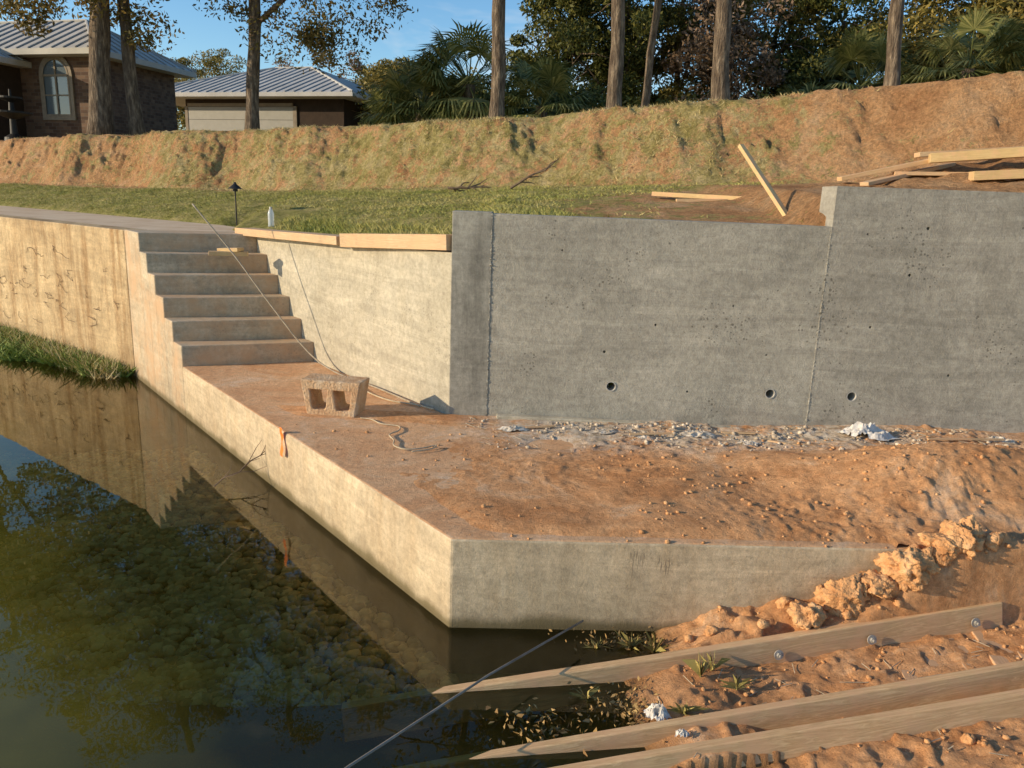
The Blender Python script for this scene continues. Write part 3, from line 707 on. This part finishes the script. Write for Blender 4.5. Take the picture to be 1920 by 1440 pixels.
board('lumber_beam',(3.38,6.65,2.385),(4.7,6.15,2.51),.14,.075,m_wood_y,'yellow lumber beam stacked on the dirt pile','lumber')
board('lumber_beam',(3.42,6.95,2.43),(4.9,6.75,2.56),.14,.04,m_wood_p,'pine board stacked on the dirt pile','lumber')
board('lumber_beam',(3.55,6.3,2.24),(4.7,6.0,2.33),.14,.07,m_wood_y,'yellow lumber beam stacked on the dirt pile','lumber')
board('lumber_board',(3.15,6.75,2.26),(3.75,6.6,2.27),.10,.03,m_wood_p,'pine offcut on the dirt pile','lumber')
V,F=tubeV([(.36,3.13,.10),(-.05,2.66,.125),(-.475,2.1,.16),(-.75,1.7,.18)],.0048,8);o=addm('steel_rod',V,F,m_rod,smooth=True);tag(o,'long thin dark rod leaning over the water edge','rod')
V=[];F=[]
for k in range(9):
    z=PLAT+.035-.024*k;wv_=.018+.007*math.sin(k*1.1);cx=-1.442-.006-.003*math.sin(k*.9);cy=4.66+.006*math.sin(k*.7)-.008*math.cos(k)
    off=.004+.004*math.sin(k*1.9)
    V+=[(cx+.626*wv_-.78*off,cy-.78*wv_-.626*off,z),(cx-.626*wv_-.78*.004,cy+.78*wv_-.626*.004,z)]
for k in range(8): F.append([2*k,2*k+1,2*k+3,2*k+2])
o=addm('ribbon',V,F,m_orange,smooth=True);tag(o,'orange survey ribbon hanging over platform edge','ribbon')
def twig(name,base,d,ln,label,n=7,rad=.006):
    parts=[];d=Vector(d).normalized();b=Vector(base)
    main=[b+d*ln*k/6+Vector((rng.normal(0,.02),rng.normal(0,.02),rng.normal(0,.015)))*ln for k in range(7)]
    parts.append(tubeV(main,[rad*(1-.12*k) for k in range(7)],6))
    for i in range(n):
        s=main[1+i%5];dd=(d+Vector(rng.normal(0,.6,3))).normalized();l=ln*rng.uniform(.2,.45)
        parts.append(tubeV([s,s+dd*l*.5+Vector(rng.normal(0,.02,3))*ln,s+dd*l],[rad*.5,rad*.4,rad*.2],5))
    V,F=merge(parts);o=addm(name,V,F,m_twig);tag(o,label,'branch');return o
twig('fallen_branch',(-1.95,4.75,.02),(.5,.35,.35),.55,'bare twiggy branch leaning on the platform edge',9)
twig('fallen_branch',(-.95,10.6,float(land(-.95,10.6))+.05),(1,.1,.12),.5,'dark bare branch lying on grass',9,.024)
twig('fallen_branch',(-.1,10.0,float(land(-.1,10.0))+.05),(.8,.1,.5),.7,'dark bare branch lying on grass',4,.02)
pl=empty('path_light',(-3.41,9.5,1.5),'small black pagoda path light on the grass','path light')
V,F=tubeV([(-3.41,9.5,1.45),(-3.41,9.5,1.93)],.009,8);addm('post',V,F,m_black,pl)
def cone(cx,cy,z0,r0,z1,r1,n=24):
    V=[(cx+r0*math.cos(2*math.pi*k/n),cy+r0*math.sin(2*math.pi*k/n),z0) for k in range(n)]+[(cx+r1*math.cos(2*math.pi*k/n),cy+r1*math.sin(2*math.pi*k/n),z1) for k in range(n)]
    F=[[k,(k+1)%n,n+(k+1)%n,n+k] for k in range(n)]+[list(range(n))[::-1],list(range(n,2*n))];return V,F
V,F=merge([cone(-3.41,9.5,1.93,.085,1.985,.02),cone(-3.41,9.5,1.985,.02,2.01,.012),cone(-3.41,9.5,1.90,.03,1.929,.03)]);addm('lamp_shade',V,F,m_black,pl)
def lathe(cx,cy,prof,n=20):
    V=[];F=[]
    for rr,z in prof:
        for k in range(n): V.append((cx+rr*math.cos(2*math.pi*k/n),cy+rr*math.sin(2*math.pi*k/n),z))
    for j in range(len(prof)-1):
        for k in range(n): F.append([j*n+k,j*n+(k+1)%n,(j+1)*n+(k+1)%n,(j+1)*n+k])
    F.append(list(range(n))[::-1]);F.append([(len(prof)-1)*n+k for k in range(n)]);return V,F
mg,tg,bgls=nt('clear_plastic');bgls.inputs['Base Color'].default_value=(.8,.85,.88,1);bgls.inputs['Roughness'].default_value=.15;bgls.inputs['Alpha'].default_value=.45
bo=empty('plastic_bottle',(-2.66,8.45,1.47),'clear plastic water bottle with white cap','bottle')
zb0=float(land(-2.66,8.45))
V,F=lathe(-2.66,8.45,[(.03,zb0),(.033,zb0+.01),(.031,zb0+.06),(.033,zb0+.11),(.033,zb0+.14),(.022,zb0+.175),(.013,zb0+.19)]);addm('bottle_body',V,F,mg,bo,smooth=True)
V,F=lathe(-2.66,8.45,[(.015,zb0+.191),(.015,zb0+.21)]);addm('cap',V,F,m_plastic,bo)
def crumple(name,x,y,s,label,hgt=.35,seed=0,z=None,asp=.6,mat=None):
    n=26;V=[];sd=seed*7.7
    z0=float(dirt(x,y)) if z is None else z
    for j in range(n):
        for i in range(n):
            a=i/(n-1)*2-1;b=j/(n-1)*2-1
            rr=max(abs(a),abs(b))
            th_=math.atan2(b,a);rad=rr*(1+.5*mnoise.noise(Vector((math.cos(th_)*1.3+sd,math.sin(th_)*1.3,0)))+.25*mnoise.noise(Vector((math.cos(th_)*4+sd,math.sin(th_)*4,3))))
            px=rad*math.cos(th_);py=rad*math.sin(th_)
            q=Vector((px*1.7+sd,py*1.7,sd))
            h=(1-abs(mnoise.noise(q))*2.2)*.6+(1-abs(mnoise.noise(q*2.3))*2)*.35+mnoise.noise(q*5)*.12
            h=max(0,h)*max(0,1-rad*rad*.75)*hgt
            V.append((x+px*s,y+py*s*asp,z0+.004+h*s))
    F=[[j*n+i,j*n+i+1,(j+1)*n+i+1,(j+1)*n+i] for j in range(n-1) for i in range(n-1)]
    o=addm(name,V,F,mat or m_plastic);tag(o,label,'plastic bag' if 'bag' in name else 'litter')
crumple('plastic_bag',2.30,4.78,.15,'crumpled white plastic bag on rubble at wall foot',.7,1)
for i,(x,y,s) in enumerate([(.02,4.86,.09),(1.22,4.80,.11),(3.15,4.76,.10),(.62,4.84,.07),(1.5,4.62,.07),(.85,4.70,.06),(3.45,4.85,.08)]):
    crumple('plastic_bag',x,y,s,'torn pale plastic scrap on the rubble',.35,i+3,mat=m_scrap)
crumple('crumpled_cup',.60,2.56,.045,'crushed white paper cup on leaf litter',1.3,21,z=float(dirt(.60,2.56))+.02,asp=.9)
crumple('crumpled_cup',.67,2.44,.026,'crushed white paper scrap by the beams',1.0,23,z=float(dirt(.67,2.44))+.015,asp=.8)
crumple('crumpled_cup',1.25,2.10,.028,'crushed white paper scrap by the beams',.9,27,asp=.8)
for i,(x,y,l,a) in enumerate([(.9,4.72,.28,.1),(1.5,4.86,.22,-.1),(1.72,4.62,.2,-.6),(2.9,4.7,.5,.05),(.2,4.9,.2,.2)]):
    board('wood_scrap',(x-l/2*math.cos(a),y-l/2*math.sin(a),float(dirt(x,y))+.010),(x+l/2*math.cos(a),y+l/2*math.sin(a),float(dirt(x,y))+.018),.022,.010,m_wood_p,'thin wood scrap on rubble below the wall','wood scrap','wood scraps',bevel=.002)
def leaves(name,C,size,mat,kind='stuff',parent=None,base=None):
    n=len(C);u=rng.normal(size=(n,3));u/=np.linalg.norm(u,axis=1)[:,None]
    w_=rng.normal(size=(n,3));w_=np.cross(u,w_);w_/=np.linalg.norm(w_,axis=1)[:,None]
    s=size*(.6+.8*rng.random(n))[:,None]
    V=np.stack([C-u*s,C+w_*s*.42,C+u*s,C-w_*s*.42],1).reshape(-1,3);F=np.arange(4*n).reshape(-1,4)
    o=addm(name,V,F,mat,parent,base=base)
    if kind: tag(o,kind=kind)
    return o
C=np.stack([rng.normal(.16,.10,170),rng.normal(2.52,.055,170),rng.uniform(-.012,.004,170)],-1);leaves('leaf_litter',C,.020,m_dryleaf,base=(0,0,0))
C=np.stack([rng.normal(.58,.12,420),rng.normal(2.64,.07,420),rng.uniform(.0,.035,420)],-1);leaves('leaf_litter',C,.011,m_dryleaf,base=(0,0,0))
C=np.stack([rng.normal(.62,.13,200),rng.normal(3.12,.04,200),rng.uniform(.0,.03,200)],-1);leaves('leaf_litter',C,.011,m_dryleaf,base=(0,0,0))
def weed(x,y,n,h,sp=.05,mat=None):
    n=int(n);zc=max(float(dirt(x,y)),-.01)
    prt=[tubeV([(x,y,zc-.01),(x,y,zc+.01)],.004,5)]
    for i in range(n):
        a=rng.random()*6.28;l=h*(.4+rng.random()*1.2);o_=sp*rng.random()
        p0=Vector((x,y,zc));p1=p0+Vector((math.cos(a)*o_,math.sin(a)*o_*.6,l*.6));p2=p1+Vector((math.cos(a)*sp*rng.random()*1.4,math.sin(a)*sp*.6,l*rng.uniform(-.1,.5)))
        s=Vector((-math.sin(a),math.cos(a),0))*.0016
        k=[tuple(p0-s*.4),tuple(p0+s*.4),tuple(p1+s),tuple(p2),tuple(p1-s)]
        prt.append((k,[[0,1,2,3,4]]))
    V,F=merge(prt);o=addm('weed_plant',V,F,mat or m_bweed,base=(x,y,zc));tag(o,'small dry weed tuft growing in mud','weed','weeds at the water edge')
for a in[(.58,3.10,36,.06),(.82,2.80,30,.09),(.95,2.73,24,.05),(.42,3.08,20,.04),(.70,2.57,26,.05),(.35,2.72,20,.04),(.68,3.07,24,.08),(.88,2.86,24,.06)]: weed(*a)

# ------------------------------------------------------------ trees
def crownpts(c,rad,nclump,nleaf,cl=.55):
    c=np.array(c);rad=np.array(rad);out=[]
    for i in range(nclump):
        d=rng.normal(size=3);d/=np.linalg.norm(d);q=(rng.random()**.45);cc=c+d*rad*q
        r_=cl*(.5+.9*rng.random());k=int(nleaf*(.5+rng.random()))
        dd=rng.normal(size=(k,3));dd/=np.linalg.norm(dd,axis=1)[:,None]
        rr=r_*(rng.random(k)**.35)[:,None]
        out.append(cc+dd*rr*np.array([1.15,1.15,.75]))
    return np.vstack(out)
def tree(x,y,h,r0,lean,crown,leafmat,leafsize,nclump,nleaf,label,cat='tree',group=None,limbs=7,cl=.55,name='pecan_tree',z=None,limb0=.5):
    z=float(land(x,y))-.05 if z is None else z
    e_=empty(name,(x,y,z),label,cat,group)
    pts=[];rad=[]
    for k in range(25):
        f=k/24;pts.append((x+lean[0]*f+.06*math.sin(f*5+x)-.06*math.sin(x)+.012*math.sin(f*31+y),y+lean[1]*f,z+h*f));rad.append(r0*(1.35 if k==0 else (1.12 if k==1 else 1+.05*math.sin(k*2.3+x)))*(1-.62*f))
    parts=[tubeV(pts,rad,14)]
    c,rd=crown
    for i in range(limbs):
        f=limb0+(1-limb0)*i/limbs;k=int(f*24);s=Vector(pts[k]);a=i*2.4+x
        tgt=Vector((c[0]+rd[0]*.75*math.cos(a),c[1]+rd[1]*.75*math.sin(a),c[2]+rd[2]*rng.uniform(-.5,.6)))
        mid=s.lerp(tgt,.5)+Vector((0,0,.35));parts.append(tubeV([s,s.lerp(mid,.5)+Vector((0,0,.12)),mid,tgt],[rad[k]*.45,rad[k]*.36,rad[k]*.24,.012],7))
        for j in range(3):
            s2=mid.lerp(tgt,.3*j);t2=s2+Vector((rng.normal(0,.9),rng.normal(0,.9),rng.normal(-.1,.6)));parts.append(tubeV([s2,s2.lerp(t2,.5)+Vector((0,0,.1)),t2],[.03,.02,.006],5))
    V,F=merge(parts);addm('trunk',V,F,m_bark,e_,smooth=True)
    leaves('crown',crownpts(c,rd,nclump,nleaf,cl),leafsize,leafmat,None,e_);return e_
G='pecan trees along the bank crest'
lab='tall slender pecan tree with bare trunk on bank crest'
tree(-9.95,19.0,11,.25,(1.1,0),((-10.2,19,9.4),(3.5,2.4,4.5)),m_l_pecan,.06,200,200,'thick double-stemmed pecan tree in front of brick house',group=G,limb0=.25,limbs=9)
tree(-9.22,19.3,10,.16,(-.15,0),((-8.8,19.3,9.3),(2.4,2.2,4.2)),m_l_pecan,.06,115,190,'slender dark pecan tree in front of brick house',group=G,limb0=.3,limbs=8)
tree(-15.2,21,10,.2,(.2,0),((-14.6,21,9.4),(3.2,2.4,4.0)),m_l_pecan,.06,130,180,'tall pecan tree beside the brick house',group=G,limb0=.3,limbs=8)
tree(-6.62,19.7,11,.165,(.5,0),((-4.9,19.7,9.2),(3.4,2.6,4.2)),m_l_pecan,.055,200,220,lab,group=G,limb0=.27,limbs=9)
tree(-.48,16,9,.15,(-.4,0),((-.4,16,10.2),(3.0,2.6,3.2)),m_l_pecan,.075,70,110,lab,group=G,limb0=.6)
tree(1.70,15,9,.14,(.0,0),((2.0,15,10.2),(2.8,2.6,3.2)),m_l_pecan,.075,60,110,lab,group=G,limb0=.6)
tree(2.52,17,8,.09,(.7,0),((3.4,17,9.9),(2.4,2.4,2.4)),m_l_pecan,.075,40,110,'thin leaning pecan tree with bare trunk',group=G,limb0=.7)
tree(3.42,14,8,.155,(-.35,0),((3.3,14,9.4),(2.8,2.6,2.6)),m_l_pecan,.075,50,110,lab,group=G,limb0=.65)
tree(5.62,12.5,8,.11,(-.8,0),((5.0,12.5,9.1),(2.4,2.4,2.3)),m_l_pecan,.075,40,110,lab,group=G,limb0=.7)
BG='trees in the wood behind the bank'
def bgt(x,y,h,r_,mat,lb,nc_=85,nl=250,low=.12,ls=.08):
    z=2.7;cz=z+h*(low+1)/2;tree(x,y,h*.75,.16,(.2,0),((x,y,cz),(r_*1.05,r_,h*(1-low)/2)),mat,ls,nc_,nl,lb,group=BG,limbs=5,cl=.56,name='broadleaf_tree',z=z,limb0=.35)
GRN='dense dark green broadleaf tree';GLD='broadleaf tree with golden autumn leaves';RST='tree with rusty thinning autumn leaves'
for a in[(-24,56,8.4,3.0,m_l_gold,GLD),(-20.5,55,8.2,2.8,m_l_gold,GLD),(-13.0,50,8.0,2.8,m_l_rust,RST,38,150),(-8.8,44,6.4,2.4,m_l_rust,RST,45,200),(-7.2,40,5.2,2.0,m_l_gold,GLD),(-5.2,36,5.0,2.0,m_l_gold,GLD),(-3.4,35,4.6,2.0,m_l_gold,GLD),
   (-1.6,33,3.6,1.8,m_l_green,GRN),(1.5,29,8.0,2.0,m_l_green,GRN),(3.2,28,8.6,2.5,m_l_green,GRN),(5.2,29,8.6,2.5,m_l_gold,GLD),(6.7,27,6.6,1.9,m_l_rust,RST,45,200),(8.6,29,7.8,2.4,m_l_gold,GLD),(10.4,28,7.2,2.2,m_l_green,GRN),(12.6,27,6.4,2.2,m_l_gold,GLD),(14.2,25,7.6,2.2,m_l_gold,GLD),(16.4,25,7.4,2.3,m_l_green,GRN),(18.8,27,6.5,2.2,m_l_green,GRN)]:
    bgt(*a)
for i in range(19):
    x=-3.4+i*1.15+rng.uniform(-.3,.3);y=24.0+rng.uniform(-1,2.5)-.12*max(x,0);z=2.7;e_=empty('shrub',(x,y,z),'dark leafy evergreen shrub under the trees','shrub','shrubs under the wood')
    V,F=merge([tubeV([(x,y,z),(x+rng.normal(0,.3),y,z+1.4)],[.05,.02],6) for _ in range(4)]);addm('stem',V,F,m_bark,e_)
    leaves('foliage',crownpts((x,y,z+1.2),(1.2,1.0,1.1+.5*rng.random()),26,200,.5),.065,m_l_green,None,e_)
def palm(x,y,th_,fl,n=40,z=None):
    z=2.85 if z is None else z
    e_=empty('fan_palm',(x,y,z),'green fan palm with spiky fronds at wood edge','palm tree','fan palms behind the bank')
    V,F=tubeV([(x,y,z),(x+.03,y,z+th_*.5),(x+.05,y,z+th_)],[.2,.17,.16],10);addm('trunk',V,F,m_bark,e_)
    Vs=[];Fs=[];k=0
    for i in range(n):
        a=rng.random()*6.28;el_=rng.uniform(-.8,1.25);d=Vector((math.cos(a)*math.cos(el_),math.sin(a)*math.cos(el_),math.sin(el_)))
        top=Vector((x+.05,y,z+th_));hb=top+d*fl*.52;side=d.cross(Vector((0,0,1))).normalized();up=side.cross(d)
        v,f=tubeV([top,hb],[.02,.012],4);Vs+=v;Fs+=[[q+k for q in ff] for ff in f];k=len(Vs)
        for j in range(26):
            b=(j/25-.5)*4.0;dd=(d*math.cos(b)+side*math.sin(b)+up*.15*math.cos(b*1.5)).normalized();ln=fl*.48*(.75+.25*math.cos(b))*rng.uniform(.85,1.1)
            pr=dd.cross(up).normalized()*.020*fl/1.3
            m1=hb+dd*ln*.55;tip=hb+dd*ln+Vector((0,0,-.14*fl))
            Vs+=[tuple(hb),tuple(m1-pr),tuple(tip),tuple(m1+pr)];Fs.append([k,k+1,k+2,k+3]);k+=4
    addm('fronds',Vs,Fs,m_l_palm,e_)
for a in[(-2.7,21.5,1.3,1.75),(-1.45,21.2,1.9,1.9),(-3.5,22.5,1.0,1.4),(.45,21.0,1.4,1.7),(9.2,22.5,2.4,1.8),(8.0,23,1.4,1.5),(11.0,20.5,2.6,1.8),(12.4,21,2.2,1.8),(9.9,21.5,1.0,1.5),(4.9,22.5,.8,1.4)]: palm(*a)

# ------------------------------------------------------------ houses
def M_brick():
    m,t,b=nt('brown_brick')
    g=t.nodes.new('ShaderNodeNewGeometry');sp=t.nodes.new('ShaderNodeSeparateXYZ');L(t,g.outputs['Position'],sp.inputs[0])
    cb=t.nodes.new('ShaderNodeCombineXYZ');L(t,math_(t,'ADD',sp.outputs['X'],sp.outputs['Y']),cb.inputs[0]);L(t,sp.outputs['Z'],cb.inputs[1]);v=cb.outputs[0]
    br=t.nodes.new('ShaderNodeTexBrick');L(t,v,br.inputs['Vector']);br.inputs['Scale'].default_value=2.6
    br.inputs['Color1'].default_value=(.08,.04,.024,1);br.inputs['Color2'].default_value=(.17,.10,.06,1);br.inputs['Mortar'].default_value=(.13,.10,.075,1);br.inputs['Mortar Size'].default_value=.015
    c=mixc(t,.6,br.outputs[0],ramp(t,noi(t,v,3,5),[(.3,.55),(.7,1.2)]),'MULTIPLY')
    L(t,c,b.inputs['Base Color']);b.inputs['Roughness'].default_value=.9;bump(t,b,br.outputs['Fac'],-.4,.01);return m
def M_roof():
    m,t,b=nt('metal_roof');v=pos(t)
    L(t,ramp(t,noi(t,v,1.2,4),[(.3,(.40,.385,.35)),(.7,(.52,.50,.46))]),b.inputs['Base Color']);b.inputs['Roughness'].default_value=.7;b.inputs['Specular IOR Level'].default_value=.2;return m
m_brick=M_brick();m_roof=M_roof()
m_stucco=M_noise('brown_stucco',[(.3,(.036,.024,.017)),(.7,(.056,.037,.026))],4,.9,.3,.01,30)
m_trim=M_noise('pale_trim',[(.3,(.20,.16,.115)),(.7,(.28,.23,.17))],6,.7,.1,.005,30)
m_garage=M_noise('garage_door_paint',[(.3,(.31,.30,.26)),(.7,(.36,.345,.305))],3,.6,0)
m_glass,tt_,bb_=nt('window_glass');bb_.inputs['Base Color'].default_value=(.12,.15,.17,1);bb_.inputs['Roughness'].default_value=.08;bb_.inputs['Specular IOR Level'].default_value=.8
class Fr:
    def __init__(s,ox,oy,a): s.o=(ox,oy);s.c=math.cos(a);s.s=math.sin(a)
    def __call__(s,u,v,z): return (s.o[0]+u*s.c-v*s.s,s.o[1]+u*s.s+v*s.c,z)
def fbox(fr,u0,u1,v0,v1,z0,z1):
    return [fr(u0,v0,z0),fr(u1,v0,z0),fr(u1,v1,z0),fr(u0,v1,z0),fr(u0,v0,z1),fr(u1,v0,z1),fr(u1,v1,z1),fr(u0,v1,z1)],[[3,2,1,0],[4,5,6,7],[0,1,5,4],[1,2,6,5],[2,3,7,6],[3,0,4,7]]
def hip(fr,u0,u1,v0,v1,z,h,oh=.6,par=None):
    u0-=oh;u1+=oh;v0-=oh;v1+=oh;d=min(u1-u0,v1-v0)/2
    if u1-u0>=v1-v0: a=(u0+d,(v0+v1)/2);b=(u1-d,(v0+v1)/2)
    else: a=((u0+u1)/2,v0+d);b=((u0+u1)/2,v1-d)
    V=[fr(u0,v0,z),fr(u1,v0,z),fr(u1,v1,z),fr(u0,v1,z),fr(a[0],a[1],z+h),fr(b[0],b[1],z+h),fr(u0,v0,z-.16),fr(u1,v0,z-.16),fr(u1,v1,z-.16),fr(u0,v1,z-.16)]
    if u1-u0>=v1-v0: F=[[0,1,5,4],[1,2,5],[2,3,4,5],[3,0,4]]
    else: F=[[0,1,4],[1,2,5,4],[2,3,5],[3,0,4,5]]
    F+=[[6,7,1,0],[7,8,2,1],[8,9,3,2],[9,6,0,3],[9,8,7,6]]
    parts=[(V,F)]
    sl=h/d
    for k in range(int((u1-u0)/.42)+1):
        u=u0+.1+k*.42
        if u>u1: break
        rise=min(d,u-u0,u1-u)
        if rise>.1:
            for vv,s in((v0,1),(v1,-1)):
                q0=Vector(fr(u,vv,z+.02));q1=Vector(fr(u,vv+s*rise,z+.02+sl*rise));parts.append(tubeV([q0,q1],.022,4))
    for k in range(int((v1-v0)/.42)+1):
        v_=v0+.1+k*.42
        if v_>v1: break
        rise=min(d,v_-v0,v1-v_)
        if rise>.1:
            for uu,s in((u0,1),(u1,-1)):
                parts.append(tubeV([fr(uu,v_,z+.02),fr(uu+s*rise,v_,z+.02+sl*rise)],.022,4))
    for q in((V[0],V[4]),(V[3],V[4] if u1-u0>=v1-v0 else V[5]),(V[1],V[5] if u1-u0>=v1-v0 else V[4]),(V[2],V[5]),(V[4],V[5])):
        if (Vector(q[0])-Vector(q[1])).length>.05: parts.append(tubeV([Vector(q[0])+Vector((0,0,.02)),Vector(q[1])+Vector((0,0,.02))],.045,5))
    V,F=merge(parts)
    return addm('roof',V,F,m_roof,par)
gz=2.7;fr=Fr(-14.7,35.4,math.radians(-17))
gh=empty('garage_building',(-11.5,35,gz),'dark brown garage with hipped metal roof and wide door','garage')
GW=7.75
V,F=fbox(fr,0,GW,0,7.4,gz,5.75);addm('wall',V,F,m_stucco,gh)
hip(fr,-1.6,GW,0,7.4,5.77,1.65,.9,gh)
addm('garage_door',*merge([fbox(fr,.15,5.4,-.05,-.004,gz+.52*k-.0,gz+.52*k+.505) for k in range(5)]),m_garage,gh)
V,F=merge([fbox(fr,.0,.145,-.07,-.004,gz,5.32),fbox(fr,5.405,5.58,-.07,-.004,gz,5.32),fbox(fr,.15,5.4,-.07,-.004,5.30,5.44)]);addm('door_trim',V,F,m_trim,gh)
wn=addm('window',*fbox(fr,GW+.004,GW+.02,1.5,3.2,3.8,5.0),m_glass,gh)
V,F=merge([fbox(fr,GW+.004,GW+.06,a0,a1,b0,b1) for a0,a1,b0,b1 in((1.4,1.497,3.7,5.1),(3.203,3.3,3.7,5.1),(1.5,3.2,3.7,3.797),(1.5,3.2,5.003,5.1),(2.32,2.38,3.8,5.0))]);addm('frame',V,F,m_trim,wn)
bh=empty('brick_house',(-15.5,24,2.7),'brown brick house with arched window and metal roof','house')
fr=Fr(-20.86,26.21,math.radians(-15))
V,F=fbox(fr,0,8.55,0,3.5,2.7,5.65);addm('wall',V,F,m_brick,bh)
hip(fr,0,8.55,0,3.5,5.67,1.2,.5,bh)
V,F=fbox(fr,4.2,5.85,-1.2,-.004,2.7,5.35);addm('porch_wall',V,F,m_stucco,bh)
hip(fr,4.1,5.95,-1.3,0,5.37,.4,.35,bh)
wx=7.18;ww=.48;zb_=3.85;zs=5.0
arc=[(wx-ww,zb_),(wx+ww,zb_)]+[(wx+ww*math.cos(a),zs+ww*math.sin(a)) for a in np.linspace(0,math.pi,17)]
V=[fr(u,-.03,z) for u,z in arc];gl=addm('window',V,[list(range(len(arc)))],m_glass,bh)
def bandV(o1,o2,v0):
    n=len(o1);V=[fr(u,v0,z) for u,z in o1]+[fr(u,v0,z) for u,z in o2]+[fr(u,-.002,z) for u,z in o2]
    F=[[k,(k+1)%n,n+(k+1)%n,n+k] for k in range(n)]+[[n+k,n+(k+1)%n,2*n+(k+1)%n,2*n+k] for k in range(n)];return V,F
def arcp(e_): return [(wx-ww-e_,zb_-e_),(wx+ww+e_,zb_-e_)]+[(wx+(ww+e_)*math.cos(a),zs+(ww+e_)*math.sin(a)) for a in np.linspace(0,math.pi,17)]
V,F=merge([bandV(arcp(-.05),arcp(.0),-.06),fbox(fr,wx-.025,wx+.025,-.06,-.032,zb_,zs+ww-.02),fbox(fr,wx-ww,wx-.03,-.06,-.032,zs-.03,zs+.03),fbox(fr,wx+.03,wx+ww,-.06,-.032,zs-.03,zs+.03),fbox(fr,wx-ww,wx-.03,-.055,-.032,4.42,4.46),fbox(fr,wx+.03,wx+ww,-.055,-.032,4.42,4.46)])
addm('frame',V,F,m_trim,gl)
V,F=bandV(arcp(.003),arcp(.12),-.05);addm('surround',V,F,m_trim,gl)
V,F=lathe(-14.4,22.8,[(.3,2.8),(.25,3.1),(.1,3.2),(.08,3.6),(.5,3.75),(.5,3.8),(.08,3.82),(.06,4.05),(.3,4.15),(.3,4.2),(.04,4.22),(.03,4.4)]);o=addm('garden_fountain',V,F,m_black,smooth=False);tag(o,'dark two-tier garden fountain before the brick house','fountain')
